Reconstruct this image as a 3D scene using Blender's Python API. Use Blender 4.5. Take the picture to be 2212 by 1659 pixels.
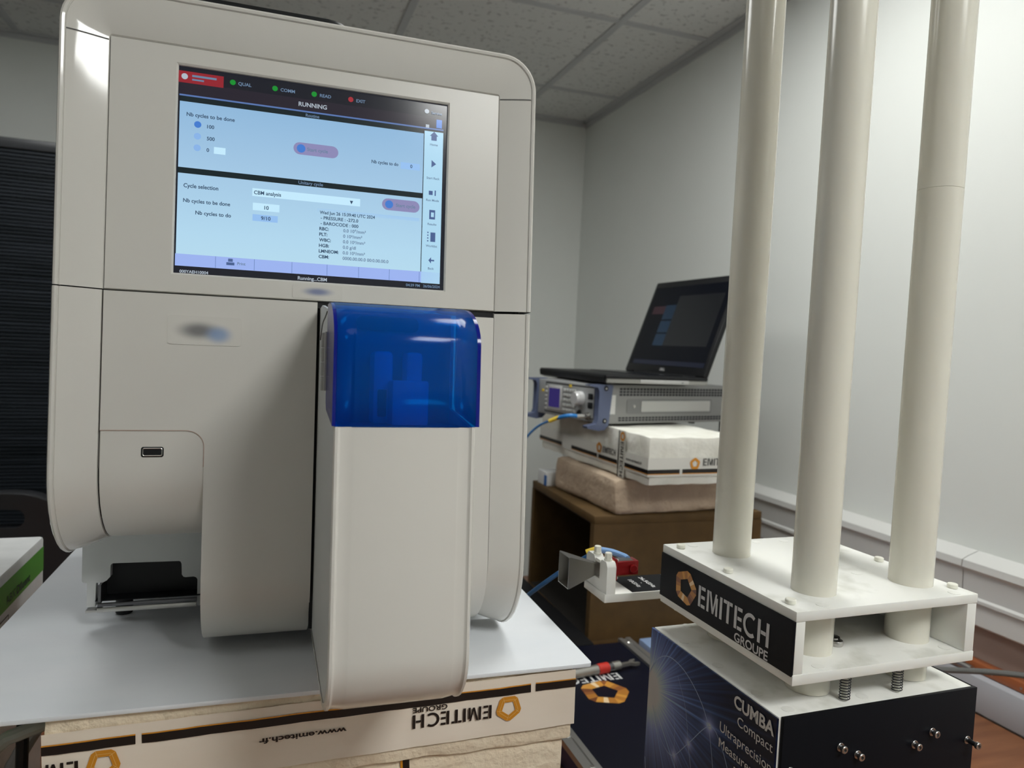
import bpy, bmesh, math, random
import numpy as np
from mathutils import Vector, Matrix, noise
PI = math.pi
for o in list(bpy.data.objects): bpy.data.objects.remove(o)
SC = bpy.context.scene
COL = SC.collection
Z0 = 1.5                                   # height of the eye point above the floor (scene data below is given relative to it)

# ------------------------------------------------------------------ camera
def rot(a, b, c):
    a, b, c = np.radians([a, b, c])
    ca, sa, cb, sb, cc, sc = np.cos(a), np.sin(a), np.cos(b), np.sin(b), np.cos(c), np.sin(c)
    return (np.array([[cc,-sc,0],[sc,cc,0],[0,0,1]]) @ np.array([[1,0,0],[0,cb,-sb],[0,sb,cb]])
            @ np.array([[1,0,0],[0,0,-1],[0,1,0]]) @ np.array([[ca,sa,0],[-sa,ca,0],[0,0,1]]))
RW = rot(-19.17, 3.06, 2.67)
cam = bpy.data.cameras.new('camera'); camo = bpy.data.objects.new('camera', cam); COL.objects.link(camo)
cam.sensor_width = 36; cam.lens = 1562/2212*36; cam.clip_start = 0.02
cam.dof.use_dof = True; cam.dof.focus_distance = 0.62; cam.dof.aperture_fstop = 9.0
Mx = Matrix([[RW[0][i], -RW[1][i], -RW[2][i], 0] for i in range(3)] + [[0,0,0,1]])
Mx.translation = (0, 0, Z0); camo.matrix_world = Mx
SC.camera = camo

# ------------------------------------------------------------------ world and exposure
w = bpy.data.worlds.new('world'); SC.world = w; w.use_nodes = True
w.node_tree.nodes['Background'].inputs[0].default_value = (.75, .85, 1, 1)
w.node_tree.nodes['Background'].inputs[1].default_value = 0.05
SC.view_settings.view_transform = 'Standard'; SC.view_settings.look = 'None'
SC.view_settings.gamma = 1; SC.view_settings.use_curve_mapping = False
SC.view_settings.exposure = 0.0
PANEL_POWER = 24.0                          # emission of the ceiling LED panels

# ------------------------------------------------------------------ materials
def mat(name, col, rough=.5, metal=0, **k):
    m = bpy.data.materials.new(name); m.use_nodes = True
    b = m.node_tree.nodes['Principled BSDF']
    b.inputs['Base Color'].default_value = (*col, 1); b.inputs['Roughness'].default_value = rough
    b.inputs['Metallic'].default_value = metal
    for kk, v in k.items(): b.inputs[kk.replace('_', ' ')].default_value = v
    return m
def nd(m, t, **k):
    n = m.node_tree.nodes.new(t)
    for kk, v in k.items(): setattr(n, kk, v)
    return n
def lk(m, a, b): m.node_tree.links.new(a, b)
def bsdf(m): return m.node_tree.nodes['Principled BSDF']
def ramp(m, fac, stops):
    r = nd(m, 'ShaderNodeValToRGB'); e = r.color_ramp.elements
    while len(e) < len(stops): e.new(.5)
    for el, (p, c) in zip(e, stops): el.position = p; el.color = (*c, 1)
    lk(m, fac, r.inputs[0]); return r.outputs[0]
def noisy(m, scale, c1, c2, bump=0, detail=4, bscale=None, stretch=(1,1,1), lo=.3, hi=.7, dist=.002):
    tc = nd(m, 'ShaderNodeTexCoord'); mp = nd(m, 'ShaderNodeMapping'); mp.inputs['Scale'].default_value = stretch
    lk(m, tc.outputs['Object'], mp.inputs[0])
    n = nd(m, 'ShaderNodeTexNoise'); n.inputs['Scale'].default_value = scale; n.inputs['Detail'].default_value = detail
    lk(m, mp.outputs[0], n.inputs[0])
    lk(m, ramp(m, n.outputs[0], [(lo, c1), (hi, c2)]), bsdf(m).inputs['Base Color'])
    if bump:
        n2 = nd(m, 'ShaderNodeTexNoise'); n2.inputs['Scale'].default_value = bscale or scale; n2.inputs['Detail'].default_value = 6
        lk(m, mp.outputs[0], n2.inputs[0])
        b = nd(m, 'ShaderNodeBump'); b.inputs['Strength'].default_value = bump; b.inputs['Distance'].default_value = dist
        lk(m, n2.outputs[0], b.inputs['Height']); lk(m, b.outputs[0], bsdf(m).inputs['Normal'])
    return m
def emis(name, col, s):
    m = mat(name, (0, 0, 0), .15); b = bsdf(m)
    b.inputs['Emission Color'].default_value = (*col, 1); b.inputs['Emission Strength'].default_value = s
    return m
WHITE = mat('machine_plastic', (.69, .67, .625), .32)
WHITEG = mat('machine_plastic_gloss', (.70, .68, .635), .07)
WHITE2 = mat('machine_plastic_matte', (.66, .67, .665), .42)
SEAM = mat('seam_shadow', (.10, .095, .09), .6)
BLACK = mat('black_plastic', (.006, .0065, .008), .45, Specular_IOR_Level=.35)
BLACKG = mat('black_gloss', (.008, .009, .012), .2)
STEEL = mat('steel', (.55, .54, .52), .3, 1)
DSTEEL = mat('dark_steel', (.16, .16, .17), .35, 1)
PE = noisy(mat('white_polymer', (.8, .8, .76), .38), 9, (.80, .80, .76), (.86, .86, .82), 0)
bsdf(PE).inputs['Subsurface Weight'].default_value = .25; bsdf(PE).inputs['Subsurface Radius'].default_value = (.012, .011, .009)
PET = noisy(mat('white_polymer_dusty', (.8, .8, .76), .42), 26, (.66, .66, .60), (.86, .86, .82), 0, detail=8, lo=.30, hi=.48)
bsdf(PET).inputs['Subsurface Weight'].default_value = .15; bsdf(PET).inputs['Subsurface Radius'].default_value = (.008, .008, .007)
POLE = noisy(mat('pole_polymer', (.74, .71, .62), .18), 3, (.69, .665, .575), (.75, .725, .635), .04, bscale=60, stretch=(1,1,.05))
bsdf(POLE).inputs['Subsurface Weight'].default_value = .2; bsdf(POLE).inputs['Subsurface Radius'].default_value = (.01, .009, .007)
NYLON = mat('nylon', (.80, .79, .70), .35)
SIGNBLK = mat('sign_black', (.004, .0045, .007), .42, Specular_IOR_Level=.14)
SIGNTXT = mat('sign_lettering', (.60, .60, .61), .4)
FOAM = noisy(mat('white_foam', (.78, .74, .62), .9), 38, (.84, .70, .52), (.90, .78, .60), .9, bscale=75, dist=.005)
FOAMW = noisy(mat('pale_foam', (.78, .76, .68), .9), 18, (.72, .71, .63), (.86, .85, .79), .5, bscale=35, dist=.006)
FOAMP = noisy(mat('beige_foam', (.5, .38, .26), .95), 14, (.42, .32, .235), (.56, .44, .32), .6, bscale=70, dist=.006)
TAPE = noisy(mat('packing_tape', (.8, .75, .66), .25), 14, (.86, .75, .62), (.92, .83, .72), .25, bscale=25, stretch=(.4,1,1.6), dist=.002)
TBLK = mat('tape_black', (.012, .009, .008), .3)
TORG = mat('tape_orange', (.66, .27, .02), .35)
TCRM = mat('tape_cream_line', (.80, .52, .2), .4)
MDF = noisy(mat('fibreboard', (.3, .2, .09), .75), 30, (.080, .042, .009), (.108, .059, .014), .1, bscale=300)
MDF_SHADE = noisy(mat('fibreboard_shade', (.08, .055, .03), .85), 30, (.006, .004, .002), (.009, .006, .003))  # near-black colour paints the shade inside the crate
WOOD = mat('bench_wood', (.35, .14, .06), .38)
noisy(WOOD, 5, (.17, .060, .025), (.31, .13, .056), .06, detail=10, bscale=40, stretch=(1, 9, 1), lo=.3, hi=.75)
WALL = noisy(mat('wall_paint', (.62, .65, .63), .75), 2, (.76, .78, .75), (.79, .81, .78), .12, bscale=180, dist=.0006)
WALLB = noisy(mat('wall_paint_beige', (.42, .33, .28), .7), 2, (.42, .34, .30), (.46, .37, .32))
TRUNK = mat('trunking_plastic', (.66, .66, .64), .35)
TBAR = mat('ceiling_rail', (.55, .56, .57), .5)
GREY = mat('grey_instrument', (.27, .27, .265), .4, .3)
GREYD = mat('dark_vent', (.02, .02, .025), .6)
BLUEG = mat('blue_grey_handle', (.095, .118, .20), .36)
SHEET = noisy(mat('polymer_sheet', (.68, .70, .73), .12), 6, (.80, .83, .87), (.86, .88, .91), .05, detail=8, bscale=14, stretch=(1,2.5,1), dist=.002)
RED = mat('red_anodised', (.26, .003, .005), .28, .4)
REDP = mat('red_plastic', (.55, .03, .02), .4)
HORN = mat('brushed_nickel', (.30, .285, .26), .3, .9)
CBLUE = mat('blue_cable', (.02, .11, .28), .4)
SBLUE = mat('light_blue_sleeve', (.26, .46, .82), .35)
YEL = mat('yellow_sleeve', (.78, .56, .05), .4)
CGREY = mat('grey_cable', (.22, .22, .20), .4)
CARD = mat('brown_card', (.30, .16, .08), .8)
GREEN = mat('green_print', (.10, .42, .03), .5)
GREENT = mat('dark_green_print', (.01, .07, .02), .5)
CARTON = noisy(mat('white_carton', (.78, .79, .79), .7), 40, (.76, .77, .77), (.82, .83, .83), .1, bscale=150)
DCARTON = mat('carton_outline', (.03, .03, .03), .6)

# ceiling tile: mineral fibre with pits
TILE = mat('ceiling_tile', (.5, .5, .5), .9)
tc = nd(TILE, 'ShaderNodeTexCoord'); n1 = nd(TILE, 'ShaderNodeTexNoise'); n1.inputs['Scale'].default_value = 55; n1.inputs['Detail'].default_value = 3
lk(TILE, tc.outputs['Object'], n1.inputs[0])
c_ = ramp(TILE, n1.outputs[0], [(.34, (.52, .52, .51)), (.42, (.76, .765, .75))]); lk(TILE, c_, bsdf(TILE).inputs['Base Color'])
bb = nd(TILE, 'ShaderNodeBump'); bb.inputs['Strength'].default_value = .5; bb.inputs['Distance'].default_value = .004
lk(TILE, c_, bb.inputs['Height']); lk(TILE, bb.outputs[0], bsdf(TILE).inputs['Normal'])

# tambour: dark slats
TAMB = mat('tambour_slats', (.02, .025, .032), .45, Specular_IOR_Level=.3)
tc = nd(TAMB, 'ShaderNodeTexCoord'); sx = nd(TAMB, 'ShaderNodeSeparateXYZ'); lk(TAMB, tc.outputs['Object'], sx.inputs[0])
wv = nd(TAMB, 'ShaderNodeTexNoise'); wv.inputs['Scale'].default_value = 1; wv.inputs['Detail'].default_value = 2
mp = nd(TAMB, 'ShaderNodeMapping'); mp.inputs['Scale'].default_value = (2.5, 1, 190); lk(TAMB, tc.outputs['Object'], mp.inputs[0]); lk(TAMB, mp.outputs[0], wv.inputs[0])
lk(TAMB, ramp(TAMB, wv.outputs[0], [(.35, (.005, .008, .011)), (.68, (.026, .032, .042))]), bsdf(TAMB).inputs['Base Color'])

# blue translucent cover
def cover_mat(name, col, tint, k, rough):
    m = mat(name, col, rough); tr = nd(m, 'ShaderNodeBsdfTransparent'); tr.inputs[0].default_value = (*tint, 1)
    mx = nd(m, 'ShaderNodeMixShader'); mx.inputs[0].default_value = k; out = m.node_tree.nodes['Material Output']
    lk(m, bsdf(m).outputs[0], mx.inputs[1]); lk(m, tr.outputs[0], mx.inputs[2]); lk(m, mx.outputs[0], out.inputs['Surface'])
    return m
COVER = cover_mat('blue_cover', (.0, .12, .50), (.03, .55, 1.0), .66, .14)
COVERD = cover_mat('blue_cover_edge', (.003, .012, .30), (.01, .08, .60), .35, .12)
CAVITY = mat('inner_recess_grey', (.26, .27, .28), .5)

# ------------------------------------------------------------------ mesh builder
class MB:
    def __init__(s, *mats): s.bm = bmesh.new(); s.mats = list(mats); s.mi = 0
    def use(s, m):
        if m not in s.mats: s.mats.append(m)
        s.mi = s.mats.index(m); return s
    def face(s, vs):
        try: f = s.bm.faces.new(vs)
        except ValueError: return None
        f.material_index = s.mi; return f
    def v(s, *p): return s.bm.verts.new(p[0] if len(p) == 1 else p)
    def poly(s, pts): return s.face([s.v(p) for p in pts])
    def box(s, x0, x1, y0, y1, z0, z1, bev=0, seg=2, M=None):
        vs = [s.v(x, y, z) for z in (z0, z1) for y in (y0, y1) for x in (x0, x1)]
        fs = [s.face([vs[i] for i in q]) for q in ((0,2,3,1),(4,5,7,6),(0,1,5,4),(2,6,7,3),(0,4,6,2),(1,3,7,5))]
        if bev:
            es = list({e for f in fs for e in f.edges})
            r = bmesh.ops.bevel(s.bm, geom=es, offset=bev, segments=seg, profile=.5, affect='EDGES')
            for f in r['faces']: f.material_index = s.mi
            vs = list({v for f in fs if f.is_valid for v in f.verts} | {v for f in r['faces'] for v in f.verts})
        if M is not None:
            for v in vs: v.co = M @ v.co
        return s
    def prism(s, pts, f):                       # pts 2D, f(a,b,t) -> 3D, t in 0,1
        a = [s.v(f(p[0], p[1], 0)) for p in pts]; b = [s.v(f(p[0], p[1], 1)) for p in pts]
        s.face(list(reversed(a))); s.face(b)
        n = len(pts)
        for i in range(n): s.face([a[i], a[(i+1) % n], b[(i+1) % n], b[i]])
        return s
    def loft(s, loops, closed=True, cap0=False, cap1=False):
        L = [[s.v(p) for p in lp] for lp in loops]; n = len(L[0])
        for a, b in zip(L, L[1:]):
            for i in range(n if closed else n-1): s.face([a[i], a[(i+1) % n], b[(i+1) % n], b[i]])
        if cap0: s.face(list(reversed(L[0])))
        if cap1: s.face(L[-1])
        return s
    def lathe(s, prof, c=(0,0,0), ax=(0,0,1), seg=32, cap0=True, cap1=True):   # prof: (r, h)
        ax = Vector(ax).normalized(); t = ax.orthogonal().normalized(); b = ax.cross(t); c = Vector(c)
        s.loft([[c + ax*h + (t*math.cos(2*PI*i/seg) + b*math.sin(2*PI*i/seg))*r for i in range(seg)] for r, h in prof], True, cap0, cap1)
        return s
    def cyl(s, c, r, h, ax=(0,0,1), seg=32, ch=0):
        return s.lathe([(r-ch, 0), (r, ch), (r, h-ch), (r-ch, h)] if ch else [(r, 0), (r, h)], c, ax, seg)
    def tube(s, pts, r, seg=10, sub=6):
        P = [Vector(p) for p in pts]
        if sub and len(P) > 2:
            Q = []
            for i in range(len(P)-1):
                p0, p1, p2, p3 = P[max(i-1,0)], P[i], P[i+1], P[min(i+2, len(P)-1)]
                for k in range(sub):
                    t = k/sub
                    Q.append(.5*((2*p1) + (p2-p0)*t + (2*p0-5*p1+4*p2-p3)*t*t + (3*p1-p0-3*p2+p3)*t**3))
            P = Q + [P[-1]]
        up = None; L = []
        for i, p in enumerate(P):
            d = (P[min(i+1, len(P)-1)] - P[max(i-1, 0)]).normalized()
            up = (up - d*up.dot(d)).normalized() if up is not None and (up - d*up.dot(d)).length > 1e-4 else d.orthogonal().normalized()
            b = d.cross(up); rr = r(i/(len(P)-1)) if callable(r) else r
            L.append([p + (up*math.cos(2*PI*k/seg) + b*math.sin(2*PI*k/seg))*rr for k in range(seg)])
        return s.loft(L, True, True, True)
    def noise_box(s, x0, x1, y0, y1, z0, z1, step=.012, amp=.0015, rnd=.004, seed=0, freq=30):
        nx, ny, nz = [max(2, int(round(abs(b-a)/step))) for a, b in ((x0,x1),(y0,y1),(z0,z1))]
        pts = {}
        def g(i, j, k):
            if (i,j,k) in pts: return pts[(i,j,k)]
            p = Vector((x0+(x1-x0)*i/nx, y0+(y1-y0)*j/ny, z0+(z1-z0)*k/nz))
            q = p.copy()
            c = Vector((min(max(p.x, x0+rnd), x1-rnd), min(max(p.y, y0+rnd), y1-rnd), min(max(p.z, z0+rnd), z1-rnd)))
            d = p-c
            if d.length > 1e-7: q = c + d.normalized()*rnd
            nn = noise.noise_vector((p + Vector((seed*3.1, seed*1.7, seed)))*freq)
            n2 = noise.noise_vector((p + Vector((seed*2.3, seed, seed*.7)))*freq*4)
            q += (nn + n2*.4)*amp
            q.z = min(max(q.z, min(z0,z1)), max(z0,z1))
            pts[(i,j,k)] = s.v(q); return pts[(i,j,k)]
        for i in range(nx):
            for j in range(ny):
                s.face([g(i,j,0), g(i,j+1,0), g(i+1,j+1,0), g(i+1,j,0)]); s.face([g(i,j,nz), g(i+1,j,nz), g(i+1,j+1,nz), g(i,j+1,nz)])
        for i in range(nx):
            for k in range(nz):
                s.face([g(i,0,k), g(i+1,0,k), g(i+1,0,k+1), g(i,0,k+1)]); s.face([g(i,ny,k), g(i,ny,k+1), g(i+1,ny,k+1), g(i+1,ny,k)])
        for j in range(ny):
            for k in range(nz):
                s.face([g(0,j,k), g(0,j,k+1), g(0,j+1,k+1), g(0,j+1,k)]); s.face([g(nx,j,k), g(nx,j+1,k), g(nx,j+1,k+1), g(nx,j,k+1)])
        return s
    def build(s, name, parent=None, ang=32, label=None):
        me = bpy.data.meshes.new(name)
        sh = ORG.get(parent.name) if parent else None
        if sh is not None:
            for v in s.bm.verts: v.co -= sh
        bmesh.ops.recalc_face_normals(s.bm, faces=s.bm.faces)
        for f in s.bm.faces: f.smooth = True
        for e in s.bm.edges:
            if len(e.link_faces) == 2: e.smooth = e.calc_face_angle(0) < math.radians(ang)
        s.bm.to_mesh(me); s.bm.free()
        for m in s.mats: me.materials.append(m)
        o = bpy.data.objects.new(name, me); COL.objects.link(o)
        if parent:
            o.parent = parent
            if sh is not None: ORG[o.name] = sh
        if label: o['label'] = label
        return o
ORG = {}
def thing(name, label, cat, org=(0,0,0), M=None, base=(0,0,0), group=None):
    """Empty at the thing's base. Its frame is rotation M about world point org; parts are given in that frame, base = local base point."""
    o = bpy.data.objects.new(name, None); COL.objects.link(o); o.empty_display_size = .05
    M3 = Matrix(M).to_3x3() if M is not None else Matrix.Identity(3)
    b = Vector(base); p = Vector(org) + M3 @ b + Vector((0,0,Z0))
    m = M3.to_4x4(); m.translation = p; o.matrix_world = m
    ORG[o.name] = b
    o['label'] = label; o['category'] = cat
    if group: o['group'] = group
    return o
def solo(mb, name, label, cat, base, group=None, ang=32):
    """A thing that is one mesh, built in eye-relative world coordinates."""
    b = Vector(base)
    for v in mb.bm.verts: v.co -= b
    o = mb.build(name, None, ang); o.location = b + Vector((0,0,Z0))
    o['label'] = label; o['category'] = cat
    if group: o['group'] = group
    return o
def struct(mb, name):
    o = mb.build(name); o.location = (0,0,Z0); o['kind'] = 'structure'; return o
def rz(deg): return Matrix.Rotation(math.radians(deg), 3, 'Z')

# ------------------------------------------------------------------ lettering
_glyph = {}
def glyphs(txt, bold=0.0):
    key = (txt, bold)
    if key in _glyph: return _glyph[key]
    cu = bpy.data.curves.new('t', 'FONT'); cu.body = txt; cu.size = 1; cu.offset = bold; cu.resolution_u = 4; cu.fill_mode = 'FRONT'
    ob = bpy.data.objects.new('t', cu); COL.objects.link(ob)
    dg = bpy.context.evaluated_depsgraph_get(); dg.update()
    me = bpy.data.meshes.new_from_object(ob.evaluated_get(dg))
    V = [(v.co.x, v.co.y) for v in me.vertices]; F = [tuple(p.vertices) for p in me.polygons]
    bpy.data.objects.remove(ob); bpy.data.curves.remove(cu); bpy.data.meshes.remove(me)
    _glyph[key] = (V, F); return V, F
def text(mb, txt, o, ex, ey, w=None, h=None, bold=0.0, align='L'):
    """fit txt into width w and cap height h; origin o = lower left corner (or lower right with align R, centre with C)"""
    V, F = glyphs(txt, bold)
    if not V: return
    x0 = min(v[0] for v in V); x1 = max(v[0] for v in V); cap = .73 if any(c.isupper() or c.isdigit() for c in txt) else .72
    sy = h/cap; sx = (w/(x1-x0)) if w else sy
    o, ex, ey = Vector(o), Vector(ex), Vector(ey)
    W = (x1-x0)*sx; off = {'L': 0, 'R': -W, 'C': -W/2}[align]
    vs = [mb.v(o + ex*((x-x0)*sx+off) + ey*(y*sy)) for x, y in V]
    for f in F: mb.face([vs[i] for i in f])
def arc(cx, cy, r0, r1, a0, a1, n=12, sx=1):
    A = [math.radians(a0+(a1-a0)*i/n) for i in range(n+1)]
    return [[(cx+r*math.cos(t)*sx, cy+r*math.sin(t)) for r, t in ((r0, A[i]), (r1, A[i]), (r1, A[i+1]), (r0, A[i+1]))] for i in range(n)]
def R_(x0, x1, y0, y1): return [(x0,y0),(x1,y0),(x1,y1),(x0,y1)]
def stencil_word():
    """EMITECH as stencil letters, cap height 1; returns quads and total width"""
    q = []; x = 0; b = .17
    def E(x): return [R_(x, x+b, 0, 1), R_(x+b+.05, x+.52, .84, 1), R_(x+b+.05, x+.50, .42, .58), R_(x+b+.05, x+.52, 0, .16)]
    q += E(x); x += .66
    q += [R_(x, x+.15, 0, 1), [(x+.17,1),(x+.30,1),(x+.53,.02),(x+.40,.02)], [(x+.42,0.02),(x+.52,.02),(x+.74,1),(x+.62,1)], R_(x+.66, x+.80, 0, .84)]; x += .95
    q += [R_(x, x+.17, 0, 1)]; x += .26
    q += [R_(x, x+.22, .84, 1), R_(x+.24, x+.41, 0, 1), R_(x+.43, x+.62, .84, 1)]; x += .76
    q += E(x); x += .60
    q += arc(x+.46, .5, .35, .52, 52, 308, 18, .88); x += .92
    q += [R_(x, x+.17, 0, 1), R_(x+.20, x+.50, .42, .58), R_(x+.52, x+.69, 0, 1)]; x += .69
    return q, x
def emitech(mb, o, ex, ey, w, h, groupe=True, gw=.53, gh=.36, clip=9):
    q, W = stencil_word(); o, ex, ey = Vector(o), Vector(ex), Vector(ey)
    for f in q:
        if max(p[0] for p in f)/W*w < clip: mb.poly([o + ex*(p[0]/W*w) + ey*(p[1]*h) for p in f])
    if groupe: text(mb, 'GROUPE', o + ex*w - ey*(h*(gh+.14)), ex, ey, w*gw, h*gh, .02, 'R')
def logo(mb, c, ex, ey, r, ms, n=(0,0,0), line=None, tilt=0, sy=1.0):
    """folded ribbon ring: truncated pentagon outside, pentagon hole; ms = band colours"""
    c, ex, ey, n = Vector(c), Vector(ex), Vector(ey), Vector(n)
    P = lambda a, rr: c + ex*(math.cos(a)*rr) + ey*(math.sin(a)*rr*sy)
    for k in range(5):
        a0 = PI/2 + 2*PI*k/5 + tilt; a1 = a0 + 2*PI/5
        o0, o1, o2 = P(a0+.16, r), P(a1-.16, r), P(a1+.16, r)
        i0, i1 = P(a0, r*.56), P(a1, r*.56)
        cols = ms[k % len(ms)] if isinstance(ms[0], tuple) else (ms[0],)*3
        L = [(o0, i0), (o0.lerp(o1,.35), i0.lerp(i1,.35)), (o0.lerp(o1,.6), i0.lerp(i1,.6)), (o1, i1)]
        for j in range(3):
            mb.use(cols[j]); mb.poly([L[j][0], L[j+1][0], L[j+1][1], L[j][1]])
        mb.use(cols[0]); mb.poly([o1, o2, i1])
        if line:
            mb.use(line); d = n*2
            for (p, q_) in ((P(a0+.02, r*.78), P(a1-.02, r*.78)), (P(a1, r*.58), o1)):
                t = (q_-p).normalized().cross(n.normalized())*r*.014 if n.length else Vector((0,0,0))
                mb.poly([p-t+d, q_-t+d, q_+t+d, p+t+d])
GD = [mat('gold_%d' % i, c, .35) for i, c in enumerate([(.17,.055,.02), (.42,.17,.03), (.80,.60,.36), (.60,.28,.05), (.28,.10,.03)])]
GOLD = [(GD[1], GD[3], GD[1]), (GD[4], GD[1], GD[3]), (GD[3], GD[2], GD[3]), (GD[0], GD[4], GD[1]), (GD[3], GD[2], GD[1])]

# ================================================================== room
H = .983
mb = MB(TILE); mb.box(-3.2, 1.33, -2.4, 2.97, H, H+.02); struct(mb, 'ceiling')
mb = MB(WALL); mb.box(-3.2, 1.36, 2.945, 3.0, -Z0, H); struct(mb, 'wall_back')
mb = MB(WALL); mb.box(1.31, 1.36, -2.4, 2.945, -.49, H); mb.use(WALLB).box(1.31, 1.36, -2.4, 2.945, -Z0, -.49); struct(mb, 'wall_right')
mb = MB(WALL); mb.box(-3.25, -3.2, -2.4, 3.0, -Z0, H); struct(mb, 'wall_left')
mb = MB(WALL); mb.box(-3.2, 1.36, -2.45, -2.4, -Z0, H); struct(mb, 'wall_front')
mb = MB(mat('floor_vinyl', (.42, .40, .37), .4)); mb.box(-3.2, 1.36, -2.4, 3.0, -Z0-.02, -Z0); struct(mb, 'floor')
# suspended ceiling rails
mb = MB(TBAR)
xs = [.99-.6*i for i in range(7)]; ys = [2.606-.6*i for i in range(9)]
for x in xs: mb.box(x-.012, x+.012, -2.4, 2.945, H-.004, H+.001, .001)
for y in ys: mb.box(-3.2, 1.31, y-.012, y+.012, H-.0035, H+.001)
struct(mb, 'trim_1')
mb = MB(TBAR); mb.box(1.286, 1.31, -2.4, 2.945, H-.006, H); mb.box(1.306, 1.31, -2.4, 2.945, H-.026, H-.006)
mb.box(-3.2, 1.31, 2.921, 2.945, H-.006, H); mb.box(-3.2, 1.31, 2.941, 2.945, H-.022, H-.006); struct(mb, 'trim_2')
# cable trunking along the right wall
for i, (y0, y1) in enumerate([(-2.4, .996), (.998, 2.945)]):
    mb = MB(TRUNK); mb.loft([[(1.31, y, -.352), (1.284, y, -.360), (1.270, y, -.366), (1.268, y, -.379), (1.274, y, -.386), (1.276, y, -.430), (1.272, y, -.434),
        (1.272, y, -.440), (1.277, y, -.443), (1.277, y, -.482), (1.282, y, -.486), (1.31, y, -.486)] for y in (y0, y1)], True, True, True)
    struct(mb, 'trim_%d' % (3+i))
mb = MB(mat('bench_upstand', (.33, .10, .035), .4)); mb.box(1.288, 1.31, -.2, 1.9, -.574, -.555, .002)
for y in [.88+.055*i for i in range(14)]: mb.use(STEEL).cyl((1.288, y, -.565), .002, .001, (-1,0,0), 12)
struct(mb, 'trim_5')
mb = MB(mat('grey_profile', (.44, .46, .50), .35)); mb.box(1.27, 1.31, -.2, 1.9, -.64, -.575, .002); struct(mb, 'trim_6')
# LED panels in the ceiling grid, the last one an added fill
def ceiling_light(x0, y0, label, k=1.0):
    t = thing('ceiling_light', label, 'ceiling light', base=(x0+.3, y0+.3, H-.012))
    mb = MB(mat('lamp_frame', (.8, .8, .8), .4))
    for a in ((x0+.012, x0+.588, y0+.012, y0+.03), (x0+.012, x0+.588, y0+.57, y0+.588), (x0+.012, x0+.03, y0+.03, y0+.57), (x0+.57, x0+.588, y0+.03, y0+.57)):
        mb.box(*a, H-.012, H, .002)
    mb.build('frame', t)
    mb = MB(emis('lamp_diffuser', (.975, .99, .965), PANEL_POWER*k)); mb.box(x0+.03, x0+.57, y0+.03, y0+.57, H-.008, H-.002); mb.build('diffuser', t)
ceiling_light(.39, .806, 'square LED ceiling panel beside the right wall, above the test stand', .52)
ceiling_light(-.81, 1.406, 'square LED ceiling panel left of and behind the analyser', .38)
ceiling_light(.39, -.994, 'square LED ceiling panel behind the viewer, on the side of the right wall', 1.02)
ceiling_light(-.81, -.394, 'added fill panel in the ceiling behind the viewer, on the left', .06)  # unseen fill lamp, added to lift the shadows

# ================================================================== workbench
t = thing('workbench', 'long workbench with reddish brown wooden top along the right wall', 'table', base=(.4, 1.0, -Z0))
MB(WOOD).box(-.62, 1.268, -.12, 1.86, -.67, -.64, .003).build('tabletop', t)
for x in (-.56, 1.2):
    for y in (-.06, 1.78): MB(DSTEEL).box(x-.025, x+.025, y-.025, y+.025, -Z0, -.67, .003).build('leg', t)

# ================================================================== black tambour cupboard, chair
t = thing('tambour_cupboard', 'tall black cupboard with horizontal slatted front against the back wall', 'cupboard', base=(-.8, 2.7, -Z0))
mb = MB(mat('cupboard_black', (.035, .037, .042), .35)); mb.box(-1.7, .1, 2.5, 2.94, .505, .535, .003); mb.box(-1.7, -1.67, 2.5, 2.94, -Z0, .505); mb.box(.07, .1, 2.5, 2.94, -Z0, .505)
mb.box(-1.67, .07, 2.92, 2.94, -Z0, .505); mb.box(-1.67, .07, 2.5, 2.92, -Z0, -Z0+.08); mb.build('body', t)
mb = MB(TAMB); n = 180; z0, z1 = -Z0+.08, .503
prof = []
for i in range(n):
    a = z0+(z1-z0)*i/n; d = (z1-z0)/n
    prof += [(2.512, a), (2.5055, a+.2*d), (2.5055, a+.8*d)]
prof.append((2.512, z1))
mb.loft([[(x, y, z) for y, z in prof] for x in (-1.67, .07)], False); mb.build('slatted_door', t)

t = thing('office_chair', 'black plastic office chair with a slotted backrest behind the white carton', 'chair', org=(-.63, 1.95, 0), M=rz(177), base=(0,0,-Z0))
def rr(w_, h_, r, n=8):
    P = []
    for cx_, cz_, a0 in ((w_-r, h_-r, 0), (-w_+r, h_-r, 90), (-w_+r, -h_+r, 180), (w_-r, -h_+r, 270)):
        P += [(cx_+r*math.cos(math.radians(a0+90*i/n)), cz_+r*math.sin(math.radians(a0+90*i/n))) for i in range(n+1)]
    return P
out = rr(.225, .24, .13); inn = rr(.12, .022, .021)
CHB = mat('chair_plastic', (.020, .021, .024), .4)
mb = MB(CHB); zc = -.632
f_ = lambda p, y, s=1: (p[0]*s, y + (p[0]*s)**2*-.8, zc+p[1]*s)
inn2 = [(a, b+.178) for a, b in inn]
mb.loft([[f_(p, -.02, .985) for p in out], [f_(p, -.012) for p in out], [f_(p, .015) for p in out], [f_(p, .022, .985) for p in out]], True)
mb.loft([[f_(p, -.02, .985) for p in out], [f_(p, -.024) for p in inn2], [f_(p, .02) for p in inn2], [f_(p, .022, .985) for p in out]], True)
mb.build('backrest', t)
for a, b in ((-.13, -.07), (-.03, .03), (.07, .13)): MB(CHB).box(a, b, .018, .032, zc+.055, zc+.130, .006).build('lumbar_rib', t)
MB(BLACK).noise_box(-.23, .23, -.50, -.04, -Z0+.44, -Z0+.50, .04, 0, .025).build('seat', t)
mb = MB(BLACKG); mb.cyl((0,-.25,-Z0+.09), .025, .36, seg=20)
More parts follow.
